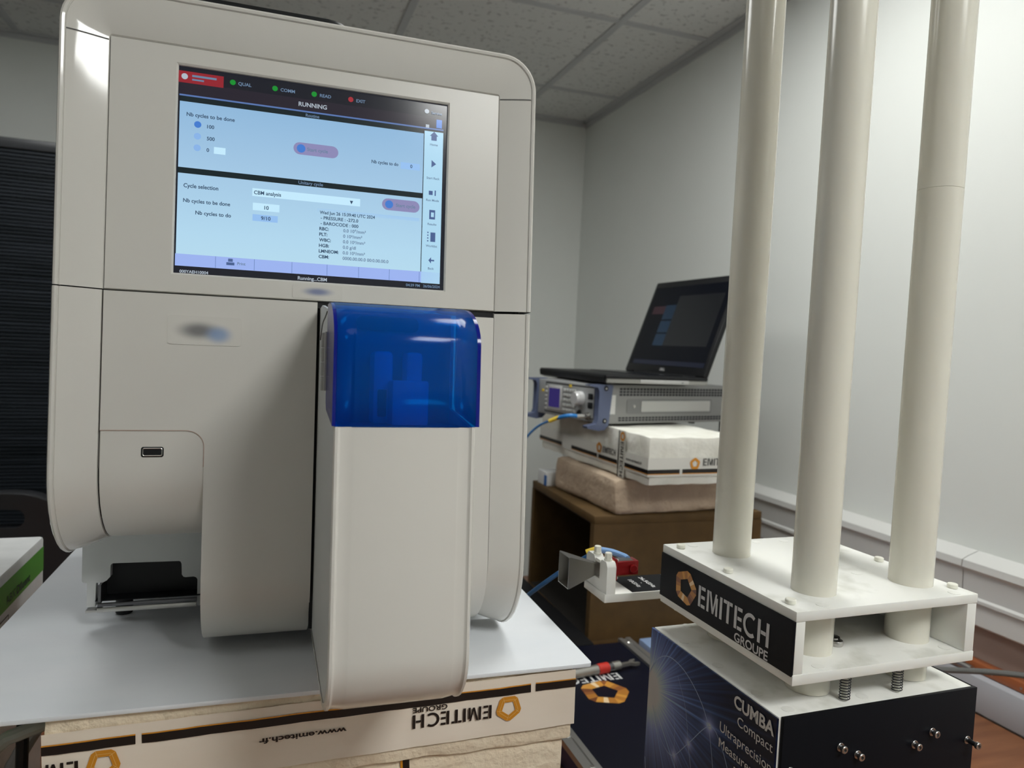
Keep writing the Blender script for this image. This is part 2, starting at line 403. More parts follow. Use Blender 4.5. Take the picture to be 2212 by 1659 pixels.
for k in range(5):
    a = 2*PI*k/5+.3; mb.tube([(0,-.25,-Z0+.11), (.24*math.cos(a), -.25+.24*math.sin(a), -Z0+.07)], .018, sub=0)
    mb.cyl((.23*math.cos(a)-.012, -.25+.23*math.sin(a), -Z0+.028), .028, .024, (1,0,0), 16)
mb.tube([(0,-.25,-Z0+.43), (0,-.05,-Z0+.43), (0,.04,-.85), (0,.03,-.70)], .022); mb.build('base', t)
for s_ in (-1, 1): MB(BLACK).tube([(s_*.2,-.15,-Z0+.45), (s_*.29,-.15,-Z0+.47), (s_*.29,-.15,-Z0+.66), (s_*.28,-.33,-Z0+.68)], .018).build('armrest', t)

# ================================================================== diluent carton (left)
t = thing('diluent_carton', 'white cardboard carton with green bands lettered ABX Diluent, left of the plastic sheet', 'box', org=(-.28, 0, 0), base=(-.16, .8, -.64))
MB(CARTON).box(-.32, 0, .44, 1.150, -.64, -.2955, .004).build('carton', t)
mb = MB(GREEN); e = .0006
mb.poly([(e, .444, -.3085), (e, 1.146, -.3085), (e, 1.146, -.342), (e, .444, -.342)])
mb.poly([(e, .444, -.548), (e, 1.146, -.548), (e, 1.146, -.560), (e, .444, -.560)]); mb.build('green_band', t)
mb = MB(GREENT); mb.use(GREENT); text(mb, 'ABX', (2*e, .990, -.3365), (0,1,0), (0,0,1), .033, .0105)
text(mb, 'Diluent', (2*e, 1.028, -.3365), (0,1,0), (0,0,1), .055, .0105, .035)
mb.use(DCARTON)
for a in (R_(.91, .998, -.3500, -.3515), R_(.91, .998, -.3885, -.387), R_(.9965, .998, -.3885, -.350), R_(.91, .9115, -.3885, -.350)):
    mb.poly([(2*e, p[0], p[1]) for p in a])
mb.build('lettering', t)

# ================================================================== foam stack + sheet
def fyaw(x, y, z): pass
SO = Vector((.307, .6105, 0)); SM = rz(-1.17)
t = thing('plastic_sheet', 'large white translucent plastic sheet under the analyser on the foam blocks', 'sheet', org=(.307, .6105, -.30), M=SM, base=(-.27, .3, -.004))
mb = MB(SHEET); pts = []
for cx_, cy_, a0 in ((-.004, .004, 270), (-.004, .60-.004, 0), (-.546+.004, .60-.004, 90), (-.546+.004, .004, 180)):
    pts += [(cx_+.004*math.cos(math.radians(a0+30*i)), cy_+.004*math.sin(math.radians(a0+30*i))) for i in range(4)]
mb.loft([[(x_*.9995, y_*.9995+.0002, -.0036) for x_, y_ in pts], [(x_, y_, -.003) for x_, y_ in pts], [(x_, y_, -.0006) for x_, y_ in pts], [(x_*.9995, y_*.9995+.0002, 0) for x_, y_ in pts]], True, True, True)
mb.build('sheet', t)
foams = []
tops = [-.304, -.3755, -.464, -.552]; bots = [-.3752, -.4635, -.5515, -.640]
offs = [(0, 0, 0), (-.006, .004, -.5), (.002, -.002, .6), (-.004, .003, 0)]
labs = ['top cream foam block with printed packing tape, directly under the plastic sheet', 'second cream foam block of the stack, below the taped top one',
        'third cream foam block of the stack, seen only below the second', 'bottom cream foam block of the stack, resting on the bench']
for i in range(4):
    zt, zb = tops[i], bots[i]; ox, oy, oa = offs[i]
    t = thing('foam_block', labs[i], 'foam block', org=(.291+ox, .6148+oy, 0), M=rz(-1.17+oa), base=(-.22, .22, zb), group='cream foam blocks stacked under the analyser')
    MB(FOAM).noise_box(-.443, 0, 0, .44, zb, zt, .006, .0016, .0035, seed=i+1, freq=30).build('block', t)
    foams.append(t)
t = foams[0]
ex = Vector((1, 0, .021)).normalized(); ey = Vector((-.021, 0, 1)); org = Vector((-.4425, -.0024, -.3258)); F = lambda a, b, d=0: org + ex*a + ey*b + Vector((0, -d, 0))
L = .4425
mb = MB(TAPE); nx = 60
def tz(a): return .0004*math.sin(a*90)+.0002*math.sin(a*260)
mb.loft([[F(L*i/nx, b, tz(L*i/nx+b*.7)) for b in (-.042, -.030, -.015, 0, .0115)] for i in range(nx+1)], False); mb.build('tape', t)
mb = MB(TORG); dd = .0008
def strip(mb, m, a0, a1, b0, b1, d=dd):
    n = max(1, int((a1-a0)/.01)); mb.use(m)
    mb.loft([[F(a0+(a1-a0)*i/n, b, d+tz(a0+(a1-a0)*i/n+b*.7)) for b in (b0, b1)] for i in range(n+1)], False)
for a0, a1 in ((0, .0650), (.0696, .3975), (.4023, L)):
    strip(mb, TORG, a0, a1, .0021, .0032); strip(mb, TBLK, a0, a1, -.0050, .0021)
mb.build('tape_stripe', t)
mb = MB(TBLK); emitech(mb, F(.3593, -.0118, .0014), -ex, -ey, .073, .0125, True, .43, .38); mb.build('lettering', t)
mb = MB(TBLK); text(mb, 'www.emitech.fr', F(.229, -.0143, .0014), -ex, -ey, .0715, .0046, .03); mb.build('web_address', t)
mb = MB(TBLK); emitech(mb, F(.0250, -.0118, .0014), -ex, -ey, .073, .0125, False, clip=.0245); mb.build('lettering', t)
for a_ in (.3758, .0425):
    mb = MB(TORG); logo(mb, F(a_, -.0170, .0014), -ex, -ey, .0122, [TORG], Vector((0,-.0001,0)), TCRM); mb.build('logo', t)
mb = MB(TBLK); mb.poly([(-.156, -.0016, -.3760), (-.150, -.0016, -.3760), (-.149, -.0016, -.392), (-.155, -.0016, -.392)]); mb.use(TORG).poly([(-.158, -.0016, -.3762), (-.156, -.0016, -.3760), (-.155, -.0016, -.392), (-.157, -.0016, -.392)])
mb.build('tape_mark', foams[1])

# ================================================================== analyser
MR = (RW.T @ rot(-18.2, -.32, 1.40))
d0 = RW.T @ np.array([(108.8-1106)/1562, (617-829.5)/1562, 1.0]); MO = d0*(.42/.7084604878609335)
A = thing('blood_analyzer', 'large white benchtop blood analyser with touchscreen and blue flip cover, standing on the plastic sheet', 'laboratory analyser', org=MO, M=[list(r) for r in MR], base=(.21, .2, -.315))
UL, UR, VT, CR = .0032, .4150, .2506, .034
def outline(du, dv, r, n=10, v0=0.0):
    """U shape: up the left side, over the top, down the right; inset du at the sides, dv at the top"""
    l, rg, tp = UL+du, UR-du, VT-dv
    P = [(l, v0), (l, v0+.07), (l, v0+.14)]
    P += [(l+r-r*math.cos(PI/2*i/n), tp-r+r*math.sin(PI/2*i/n)) for i in range(n+1)]
    P += [(l+r+(rg-l-2*r)*k, tp) for k in (.25, .5, .75)]
    P += [(rg-r+r*math.sin(PI/2*i/n), tp-r+r*math.cos(PI/2*i/n)) for i in range(n+1)]
    P += [(rg, v0+.14), (rg, v0+.07), (rg, v0)]
    return P
V0 = .0002
def lp(du, dv, r, w): return [(u, w, v) for u, v in outline(du, dv, r, v0=V0)]
mb = MB(WHITEG)
mb.loft([lp(.004, .004, CR-.004, .42), lp(0, 0, CR, .40), lp(0, 0, CR, .0), lp(.0002, .0002, CR, -.0095), lp(.0012, .0012, CR-.001, -.0118), lp(.0028, .0028, CR-.003, -.0125),
         lp(.0046, .0046, CR-.0045, -.0118), lp(.0052, .0052, CR-.005, -.0100), lp(.0056, .0056, CR-.005, -.0104)], False)
mb.build('upper_housing', A)
mb = MB(WHITEG)
mb.loft([lp(.0056, .0056, CR-.005, -.0104), lp(.012, .013, .022, -.0088), lp(.022, .026, .012, -.0052), lp(.0345, .0365, .003, -.0002), lp(.0352, .0375, .002, .0014)], False)
mb.build('bezel', A)
# screen panel with window
S0, S1, T0, T1 = .0912, .3290, .0176, .1972
mb = MB(WHITE); a, b, c, d = .0384, .3800, V0, .2130; pz = .0
def ring(o_, i_, mb, w1, w2):
    mb.loft([[(u, w1, v) for u, v in o_], [(u, w2, v) for u, v in i_]], True)
O4 = [(a, c), (b, c), (b, d), (a, d)]; I4 = [(S0-.0015, T0-.0015), (S1+.0015, T0-.0015), (S1+.0015, T1+.0015), (S0-.0015, T1+.0015)]; J4 = [(S0, T0), (S1, T0), (S1, T1), (S0, T1)]
mb.loft([[(u, .003, v) for u, v in O4], [(u+(0.0006 if u < .2 else -.0006), 0, v+(.0006 if v < .1 else -.0006)) for u, v in O4], [(u, 0, v) for u, v in I4], [(u, .0012, v) for u, v in J4], [(u, .0045, v) for u, v in J4]], True)
mb.build('screen_panel', A)
mb = MB(SEAM)
mb.box(.0362, .0384, .0012, .004, V0, .2095); mb.build('seam', A); mb = MB(SEAM); mb.box(.3800, .3822, .0012, .004, V0, .2095)
def slope_w(x): return -.0104 + (x-.0056)/(.0352-.0056)*.0118
for s_ in (0, 1):
    q = []
    for x in (.0056, .012, .022, .0345):
        w_ = {.0056: -.0104, .012: -.0088, .022: -.0052, .0345: -.0002}[x] - .00025
        q.append((UL+x if not s_ else UR-x, w_))
    mb.build('seam', A); mb = MB(SEAM)
    for (u0, w0), (u1, w1) in zip(q, q[1:]):
        mb.poly([(u0, w0, .2096), (u1, w1, .2096), (u1, w1, .2084), (u0, w0, .2084)])
mb.build('seam', A)
# lower shell, swept down and curled under
def sweep(cross, vtop, v0, r, n=10, under=.06, steps=(0, .25, .5, .75, 1)):
    L = []
    for k in steps[:-1]:
        L.append([(u, dw, vtop+(v0-vtop)*k) for u, dw in cross])
    for i in range(n+1):
        f = PI/2*i/n
        L.append([(u, r-(r-dw)*math.cos(f), v0-(r-dw)*math.sin(f)) for u, dw in cross])
    L.append([(u, r+under, v0-(r-dw)) for u, dw in cross])
    return L
cl = [(UL+.001, .06), (UL, .05), (UL, -.0095), (UL+.0012, -.0118), (UL+.0028, -.0125), (UL+.0046, -.0118), (UL+.0052, -.0100), (UL+.0056, -.0104), (UL+.012, -.0088), (UL+.022, -.0052), (.0374, .0000), (.0376, .003)]
cr_ = [(UR+UL-u-.0006, dw) for u, dw in cl]
mb = MB(WHITEG); mb.loft(sweep(cl, -.0008, -.150, .070, under=.25), False); mb.build('left_side_strip', A)
mb = MB(WHITEG); mb.loft(sweep(cr_, -.0022, -.2435, .070, under=.010), False); mb.build('right_side_strip', A)
mb = MB(SEAM); mb.box(.0372, .0390, .0022, .004, -.15, -.0012); mb.box(.3794, .3812, .0022, .004, -.24, -.0012)
mb.box(UL+.003, .2120, .004, .006, -.0030, .003)
mb.use(mat('gap_black', (.004, .004, .005), .7)); mb.box(.2118, UR-.012, .003, .006, -.0060, .0025); mb.box(.2116, .2146, .006, .012, -.30, .0)
mb.build('seam', A)
# centre panel with cut-out for the pocket
mb = MB(WHITE)
P = [(.0388, -.0010), (.2120, -.0010), (.2120, -.248), (.1197, -.248), (.1197, -.1340)] + [(.1055+.0142*math.cos(math.radians(a_)), -.1327+.0142*math.sin(math.radians(a_))) for a_ in range(0, 91, 10)] + [(.0388, -.1185)]
P = [P[0], P[1], P[2], P[3], P[4]] + P[5:]
mb.prism(P, lambda u, v, t_: (u, 0.0 if t_ == 0 else .012, v))
cc = [(.1197, .012), (.1197, 0.0), (.2120, 0.0), (.2120, .012)]
mb.loft(sweep(cc, -.2479, -.248, .070, under=.045, steps=(0, 1)), False)
mb.build('centre_panel', A, 20)
mb = MB(WHITE); cc = [(.0388, .012), (.0388, .0012), (.0394, .0006), (.1196, .0006)]
mb.loft(sweep(cc, -.1179, -.150, .070, under=.25, steps=(0, .5, 1)), False); mb.build('pocket_panel', A)
mb = MB(mat('pocket_glint', (.50, .36, .30), .4))  # pinkish edge highlight painted as a thin strip along the pocket
E_ = [(.0388, -.1183), (.1055, -.1183)] + [(.1055+.0140*math.cos(math.radians(a_)), -.1325+.0140*math.sin(math.radians(a_))) for a_ in range(80, -1, -10)] + [(.1195, -.15)]
for (u0, v0), (u1, v1) in zip(E_, E_[1:]):
    dx, dy = u1-u0, v1-v0; l_ = math.hypot(dx, dy); nx_, ny_ = -dy/l_*.0003, dx/l_*.0003
    mb.poly([(u0-nx_, -.0001, v0-ny_), (u1-nx_, -.0001, v1-ny_), (u1+nx_, -.0001, v1+ny_), (u0+nx_, -.0001, v0+ny_)])
mb.build('pocket_highlight', A)
# right flat panel beside the sampling unit
mb = MB(WHITE); cc = [(.2146, .014), (.2146, 0), (.3797, 0), (.3802, .003)]
mb.loft(sweep(cc, -.0062, -.248, .070, under=.045, steps=(0, .5, 1)), False); mb.build('right_panel', A)
# usb socket
mb = MB(BLACK)
def rrect(cu, cv, hw, hh, r, n=5):
    P = []
    for sx_, sy_, a0 in ((1,1,0), (-1,1,90), (-1,-1,180), (1,-1,270)):
        P += [(cu+sx_*(hw-r)+r*math.cos(math.radians(a0+90*i/n)), cv+sy_*(hh-r)+r*math.sin(math.radians(a0+90*i/n))) for i in range(n+1)]
    return P
U0 = (.0790, -.1368)
def rp(hw, hh, r, w_): return [(u, w_, v) for u, v in rrect(*U0, hw, hh, r)]
mb.use(BLACK).loft([rp(.0088, .0044, .0018, .0004), rp(.0085, .0041, .0018, .0002)], True)
mb.loft([rp(.0085, .0041, .0018, .0002), rp(.0078, .0035, .0014, .0001)], True)
mb.use(STEEL).loft([rp(.0078, .0035, .0014, .0001), rp(.0074, .0031, .0012, -.0001), rp(.0070, .0027, .001, .0001)], True)
mb.use(BLACK).loft([rp(.0070, .0027, .001, .0001), rp(.0070, .0027, .001, .0003)], True, False, True)
mb.build('usb_socket', A)
# hidden inner chassis
mb = MB(mat('chassis', (.05, .05, .055), .6)); mb.box(.008, .41, .014, .40, -.0, .2455); mb.box(.008, .41, .085, .40, -.205, -.0); mb.box(.122, .41, .085, .40, -.29, -.205); mb.build('chassis', A)
# blurred badges: soft printed marks
def blob(name, stops, u0, u1, v0, v1, w_, base):
    m = mat(name, base, .25); tc = nd(m, 'ShaderNodeTexCoord')
    prev = None
    for (cu, cv, ru, rv, col, k) in stops:
        mp = nd(m, 'ShaderNodeMapping'); mp.inputs['Location'].default_value = tuple(-x/y for x, y in ((cu-.21, ru), (w_-.2, 1), (cv+.315, rv)))
        mp.inputs['Scale'].default_value = (1/ru, 0, 1/rv); lk(m, tc.outputs['Object'], mp.inputs[0])
        mp.inputs['Location'].default_value[1] = 0
        ln = nd(m, 'ShaderNodeVectorMath', operation='LENGTH'); lk(m, mp.outputs[0], ln.inputs[0])
        mr = nd(m, 'ShaderNodeMapRange', interpolation_type='SMOOTHERSTEP'); mr.inputs[1].default_value = 1.3; mr.inputs[2].default_value = .1; mr.inputs[4].default_value = k
        lk(m, ln.outputs['Value'], mr.inputs[0])
        mx = nd(m, 'ShaderNodeMix', data_type='RGBA'); lk(m, mr.outputs[0], mx.inputs[0]); mx.inputs[7].default_value = (*col, 1)
        if prev is None: mx.inputs[6].default_value = (*base, 1)
        else: lk(m, prev, mx.inputs[6])
        prev = mx.outputs[2]
    lk(m, prev, bsdf(m).inputs['Base Color'])
    return m
wb = (.70, .68, .635)
m = blob('badge_print', [(.113+.0, -.0315, .019, .0085, (.17, .17, .18), .9), (.129, -.0345, .012, .0085, (.22, .34, .58), .8)], 0, 0, 0, 0, 0, wb)
mb = MB(m); q = rrect(.118, -.0315, .030, .0125, .003)
mb.loft([[(u, .0, v) for u, v in q], [(u, -.0004, v) for u, v in q]], True, False, True); mb.build('model_badge', A)
m = blob('maker_print', [(.2118, .0085, .0145, .0042, (.16, .20, .38), .85)], 0, 0, 0, 0, 0, wb)
mb = MB(m); q = rrect(.2118, .0085, .022, .0065, .002)
mb.loft([[(u, .0, v) for u, v in q], [(u, -.0003, v) for u, v in q]], True, False, True); mb.build('maker_badge', A)

# screen
def su(x): return S0 + (S1-S0)*x
def sv(y): return T1 - (T1-T0)*y
e_ = lambda n_, c, s=1: emis('screen_'+n_, c, s)
EL = 1.0
SB = mat('screen_light', (0,0,0), .12); tc = nd(SB, 'ShaderNodeTexCoord'); sp = nd(SB, 'ShaderNodeSeparateXYZ'); lk(SB, tc.outputs['Object'], sp.inputs[0])
mr = nd(SB, 'ShaderNodeMapRange'); mr.inputs[1].default_value = T1+.315; mr.inputs[2].default_value = T0+.315; lk(SB, sp.outputs[2], mr.inputs[0])
lk(SB, ramp(SB, mr.outputs[0], [(0, (.27,.50,.78)), (.45, (.42,.66,.90)), (.8, (.52,.80,1.0)), (1, (.56,.84,1.0))]), bsdf(SB).inputs['Emission Color']); bsdf(SB).inputs['Emission Strength'].default_value = .85
ED = e_('dark', (.012, .013, .02)); ED2 = e_('header', (.022, .018, .028)); EBAR = e_('strip', (.010, .018, .022)); EBL = e_('line', (.10, .18, .42))
ERED = e_('red', (.28, .02, .03)); EGR = e_('green', (.01, .26, .03)); ERD = e_('red_dot', (.35, .03, .04)); ETXT = e_('text', (.035, .07, .13)); EWT = e_('white_text', (.42, .48, .55))
EPILL = e_('pill', (.26, .25, .46)); EBLU = e_('blue', (.06, .20, .62)); ERAD = e_('radio', (.25, .45, .80)); EBOX = e_('field', (.30, .52, .86)); EBOXL = e_('pale_field', (.55, .82, .98))
ESIDE = e_('sidebar', (.42, .68, .86)); EICO = e_('icon', (.07, .12, .28)); ELAV = e_('footer', (.33, .45, .86)); EGT = e_('dim_text', (.14, .22, .34))
mb = MB(ED); W0 = .0034; lay = [0]
def srect(m, x0, x1, y0, y1, z=0):
    mb.use(m); w_ = W0 - z*.00012; mb.poly([(su(x0), w_, sv(y1)), (su(x1), w_, sv(y1)), (su(x1), w_, sv(y0)), (su(x0), w_, sv(y0))])
srect(ED, -.01, 1.01, -.01, 1.01)
srect(ED2, .004, .985, .075, .135, 1)
srect(EBL, .004, .985, .134, .142, 2)
srect(SB, .006, .905, .168, .487, 1); srect(EBAR, .008, .9, .142, .168, 2)
srect(EBAR, .004, .898, .487, .515, 2); srect(SB, .006, .905, .515, .905, 1)
srect(ESIDE, .908, .985, .152, .965, 1); srect(ELAV, .004, .985, .905, .963, 1)
for x in (.14, .275, .41, .54, .66, .78, .90): srect(EBL, x, x+.0015, .906, .962, 2)
srect(ERED, .0, .152, .022, .078, 2)
srect(EBOXL, .125, .165, .372, .405, 2); srect(EBOX, .815, .892, .335, .370, 2)
srect(EBOXL, .262, .66, .553, .592, 2); srect(EBOXL, .265, .36, .625, .662, 2); srect(EBOX, .265, .355, .682, .715, 2)
srect(EBOX, .50, .895, .622, .64, 1)
def sdisc(m, x, y, r, z=3, sxx=1):
    mb.use(m); w_ = W0 - z*.00012; mb.poly([(su(x)+r*sxx*math.cos(2*PI*k/20), w_, sv(y)+r*math.sin(2*PI*k/20)) for k in range(20)])
for x, m in ((.184, EGR), (.333, EGR), (.476, EGR), (.614, ERD)): sdisc(m, x, .044, .0024)
sdisc(EWT, .020, .048, .0026); sdisc(EWT, .915, .048, .0022); srect(EWT, .912, .926, .118, .135, 3); srect(EBLU, .955, .978, .085, .13, 3)
sdisc(EBLU, .068, .273, .0029); sdisc(ERAD, .068, .330, .0029); sdisc(ERAD, .068, .386, .0029)
def pill(x0, x1, y):
    mb.use(EPILL); r = .0055; w_ = W0-.00024
    mb.poly([(su(x1)-r+r*math.cos(a_), w_, sv(y)+r*math.sin(a_)) for a_ in [(-PI/2+PI*k/10) for k in range(11)]] + [(su(x0)+r-r*math.cos(a_), w_, sv(y)+r*math.sin(a_)) for a_ in [(PI/2-PI*k/10) for k in range(11)]])
    sdisc(EBLU, x0+.028, y, .0038)
pill(.405, .572, .328); pill(.745, .895, .565)
def stx(txt, x, y, h, m=ETXT, b=.02, al='L', wd=None):
    mb.use(m); text(mb, txt, (su(x), W0-.0006, sv(y)-h*.5), (1,0,0), (0,0,1), wd, h, b, al)
stx('Nb cycles to be done', .030, .228, .0034, wd=.039); stx('100', .10, .277, .0032); stx('500', .10, .335, .0032); stx('0', .10, .391, .0032)
stx('Start cycle', .455, .328, .0032, EGT); stx('Nb cycles to do', .70, .350, .0032, wd=.025); stx('0', .853, .352, .0032)
stx('Cycle selection', .026, .573, .0036, wd=.028); stx('CBM analysis', .268, .573, .0034, wd=.023); stx('Nb cycles to be done', .026, .645, .0034, wd=.038); stx('10', .306, .645, .0034)
stx('Nb cycles to do', .068, .700, .0034, wd=.029); stx('9/10', .295, .698, .0034); stx('Start cycle', .80, .565, .0032, EGT)
mb.use(ETXT); mb.poly([(su(.620), W0-.0004, sv(.567)), (su(.633), W0-.0004, sv(.567)), (su(.6265), W0-.0004, sv(.585))])
stx('RUNNING', .472, .103, .0040, EWT, al='C'); stx('Routine', .472, .156, .0028, EGT, al='C'); stx('Unitary cycle', .472, .500, .0030, EGT, al='C')
for x, s_ in ((.203, 'QUAL'), (.353, 'COMM'), (.497, 'READ'), (.635, 'EXIT')): stx(s_, x, .046, .0030, EGT)
for i, s_ in enumerate(('- PRESSURE : -272.0', '- BAROCODE : 000')): stx(s_, .512, .668+.028*i, .0030, al='L')
stx('Wed Jun 26 15:39:40 UTC 2024', .508, .641, .0030, wd=.050)
for i, (a_, b_) in enumerate((('RBC:', '0.0 10\u2076/mm\u00b3'), ('PLT:', '0 10\u00b3/mm\u00b3'), ('WBC:', '0.0 10\u00b3/mm\u00b3'), ('HGB:', '0.0 g/dl'), ('LMNEOM:', '0.0 10\u00b3/mm\u00b3'), ('CBM:', '0000.00.00.0 00:0.00.00.0'))):
    stx(a_, .508, .724+.0285*i, .0030, b=.03); stx(b_, .598, .724+.0285*i, .0030, EGT)
for y, s_ in ((.222, 'Home'), (.402, 'Start Rack'), (.52, 'Run Mode'), (.648, 'Results'), (.765, 'Worklist'), (.885, 'Back')): stx(s_, .947, y, .0022, EGT, al='C')
srect(EICO, .936, .958, .172, .20, 3); mb.use(EICO); mb.poly([(su(.930), W0-.0005, sv(.176)), (su(.964), W0-.0005, sv(.176)), (su(.947), W0-.0005, sv(.152))])
mb.poly([(su(.939), W0-.0005, sv(.305)), (su(.939), W0-.0005, sv(.345)), (su(.958), W0-.0005, sv(.325))])
srect(EICO, .931, .947, .47, .492, 3); srect(EICO, .955, .960, .466, .495, 3)
for x0, x1 in ((.935, .959), ): srect(EICO, x0, x1, .572, .622, 3); srect(ESIDE, x0+.007, x1-.005, .585, .61, 4)
for y in (.69, .705, .72, .735): srect(EICO, .929, .934, y, y+.007, 3)
srect(EICO, .942, .962, .692, .742, 3); srect(EICO, .940, .96, .838, .846, 3); mb.use(EICO); mb.poly([(su(.936), W0-.0005, sv(.842)), (su(.947), W0-.0005, sv(.825)), (su(.947), W0-.0005, sv(.859))])
srect(EICO, .178, .206, .93, .944, 3); srect(EICO, .184, .200, .912, .927, 3); stx('Print', .216, .933, .0026, EGT)
stx('Running...CBM', .487, .983, .0032, EWT, al='C'); stx('000YAEH10004', .020, .989, .0026, EWT); stx('04:39 PM   26/06/2024', .985, .981, .0026, EGT, al='R')
stx('Service', .955, .052, .0026, EGT, al='C'); srect(EGT, .045, .128, .036, .046, 3); srect(EGT, .045, .085, .055, .063, 3)
mb.build('touchscreen', A)
# sampling unit
def rpath(v_top, v0, r, wf, n=8):
    L = [(wf, v_top), (wf, v_top+(v0-v_top)*.5), (wf, v0)]
    L += [(wf + r - r*math.cos(PI/2*i/n), v0 - r*math.sin(PI/2*i/n)) for i in range(1, n+1)]
    return L
WF = -.1936
B = MB(mat('machine_plastic_satin', (.70, .68, .635), .14))
cross = [(.2142, .004), (.2140, .0004), (.2150, -.0010), (.2168, -.0012), (.2180, 0), (.2188, .0002), (.2265, -.0010), (.2275, -.0012), (.2975, -.0012), (.2985, -.0010), (.3055, .0002), (.3064, 0), (.3078, -.0012), (.3096, -.0010), (.3104, .0004), (.3102, .004)]
L = []
v_top, v0, r = -.1030, -.259, .045
for k in (0, .33, .66): L.append([(u, WF+dw, v_top+(v0-v_top)*k) for u, dw in cross])
for i in range(11):
    f = PI/2*i/10; L.append([(u, WF+r-(r-dw)*math.cos(f), v0-(r-dw)*math.sin(f)) for u, dw in cross])
L.append([(u, .02, v0-(r-dw)) for u, dw in cross])
B.loft(L, False)
B.build('tube_holder_front', A)
# side cheeks of the unit
prof = [(.02, -.0065), (-.030, -.0065), (-.115, -.0185), (-.1255, -.022), (-.1275, -.028), (-.1275, -.092), (WF+.003, -.1030), (WF+.003, -.259)] + [(WF+.045-.042*math.cos(PI/2*i/8), -.259-.042*math.sin(PI/2*i/8)) for i in range(1, 9)] + [(.02, -.301)]
for u0, u1, nm in ((.2146, .2170, 'left_cheek'), (.3070, .3094, 'right_cheek')):
    mb = MB(WHITE2); mb.prism(prof, lambda a_, b_, t_: (u0 if t_ == 0 else u1, a_, b_)); mb.build(nm, A, 20)
mb = MB(CAVITY); mb.box(.217, .307, -.127, .01, -.1035, -.0185); mb.box(.217, .307, -.190, -.127, -.112, -.1035)
mb.use(BLACK); q = rrect(.2575, -.0285, .0235, .0055, .0045); mb.loft([[(u, -.1272, v) for u, v in q], [(u, -.1290, v) for u, v in q]], True, False, True)
mb.build('inner_wall', A)
mb = MB(mat('carrier_white', (.85, .85, .85), .4)); mb.box(.2445, .2590, -.150, -.127, -.1035, -.0500, .003); mb.box(.2690, .2815, -.148, -.127, -.1035, -.0500, .003); mb.box(.2555, .2820, -.170, -.127, -.1035, -.0712, .002)
mb.use(BLACK).box(.2480, .2545, -.1515, -.149, -.098, -.078, .001); mb.build('tube_carrier', A)
# hinge
mb = MB(mat('hinge_grey', (.38, .38, .37), .4))
for a_, b_ in ((-.036, -.047), (-.0475, -.058), (-.0585, -.069), (-.0695, -.080)): mb.cyl((.2133, -.112, b_), .0036, a_-b_, seg=16, ch=.0004)
mb.box(.2118, .2150, -.125, -.112, -.080, -.036); mb.build('hinge', A)
# crack line seam at upper corner
mb = MB(SEAM); mb.tube([(.2144, -.02, -.036), (.2144, -.045, -.024), (.2144, -.075, -.021), (.2144, -.10, -.0185)], .0006, 6); mb.build('corner_seam', A)
# blue flip cover
ctop = [(WF, -.1026), (WF, -.075), (WF, -.048)] + [(WF+.056-.056*math.cos(PI/2*i/10), -.048+.0315*math.sin(PI/2*i/10)) for i in range(1, 11)] + [(-.128, -.0165)]
cn = [(0, 0)]*0
def cnorm(P):
    N = []
    for i in range(len(P)):
        a_, b_ = P[max(i-1, 0)], P[min(i+1, len(P)-1)]; dx, dy = b_[0]-a_[0], b_[1]-a_[1]; l_ = math.hypot(dx, dy); N.append((-dy/l_, dx/l_))
    return N
N = cnorm(ctop)
xs_ = [(.2150, .0002), (.2250, .0002), (.2266, -.0008), (.2275, -.0012), (.2975, -.0012), (.2984, -.0008), (.3000, .0002), (.3105, .0002)]
mb = MB(COVER)
outer = [[(u, p[0]+n_[0]*-dw*-1, p[1]+n_[1]*dw) for u, dw in xs_] for p, n_ in zip(ctop, N)]
outer = [[(u, p[0]+dw*1.0 if abs(n_[0]) > .5 else p[0], p[1]) for u, dw in xs_] for p, n_ in zip(ctop, N)]
inner = [[(u, p[0]-n_[0]*0+.0022*(1 if True else 0), p[1]-.0015) for u, dw in xs_] for p, n_ in zip(ctop, N)]
mb.loft(outer, False)
o_ = mb.build('cover_shell', A)
sd = o_.modifiers.new('s', 'SOLIDIFY'); sd.thickness = .002; sd.offset = 0
for u0, u1 in ((.2128, .2152), (.3106, .3132)):
    mb = MB(COVERD); cap = [(p[0]-.0006 if p[0] < -.15 else p[0], p[1]+(.0006 if p[1] > -.05 else 0)) for p in ctop] + [(-.128, -.088), (-.134, -.094)]
    mb.prism(cap, lambda a_, b_, t_: (u0 if t_ == 0 else u1, a_, b_)); ob = mb.build('cover_end', A, 25)
# bracket, tray and feet under the left shell
mb = MB(WHITE2)
fw, tk = .130, .010
out = [(.000, -.215), (.1160, -.215), (.1160, -.306), (.1075, -.3075), (.1060, -.306), (.1060, -.281)] + [(.1020+.004*math.cos(math.radians(a_)), -.2812+.004*math.sin(math.radians(a_))) for a_ in (20, 50, 90)] + \
      [(.0945, -.2775), (.0925, -.2768), (.0910, -.2745), (.0905, -.2635), (.0895, -.2612), (.0880, -.2605), (.0275, -.2597), (.0262, -.2605), (.0255, -.2620), (.0255, -.2730), (.0225, -.2765), (.0190, -.2785), (.0130, -.2785), (.0130, -.3020), (.0052, -.3020), (.0052, -.2785), (.0015, -.2775), (.0005, -.2760)]
mb.prism(out, lambda a_, b_, t_: (a_, fw if t_ == 0 else fw+tk, b_)); mb.build('loader_bracket', A, 25)
mb = MB(BLACK); mb.box(.018, .1075, .150, .152, -.2985, -.225); mb.box(.013, .110, .128, .150, -.2965, -.2955)
mb.use(DSTEEL).box(.0165, .1065, .120, .1225, -.3000, -.2965, .0004); mb.box(.0165, .019, .1225, .150, -.2975, -.279)
mb.use(STEEL).box(.0165, .1065, .1185, .1205, -.3050, -.3005, .0004); mb.box(.0060, .0190, .122, .134, -.3055, -.3035)
mb.build('loader_tray', A)
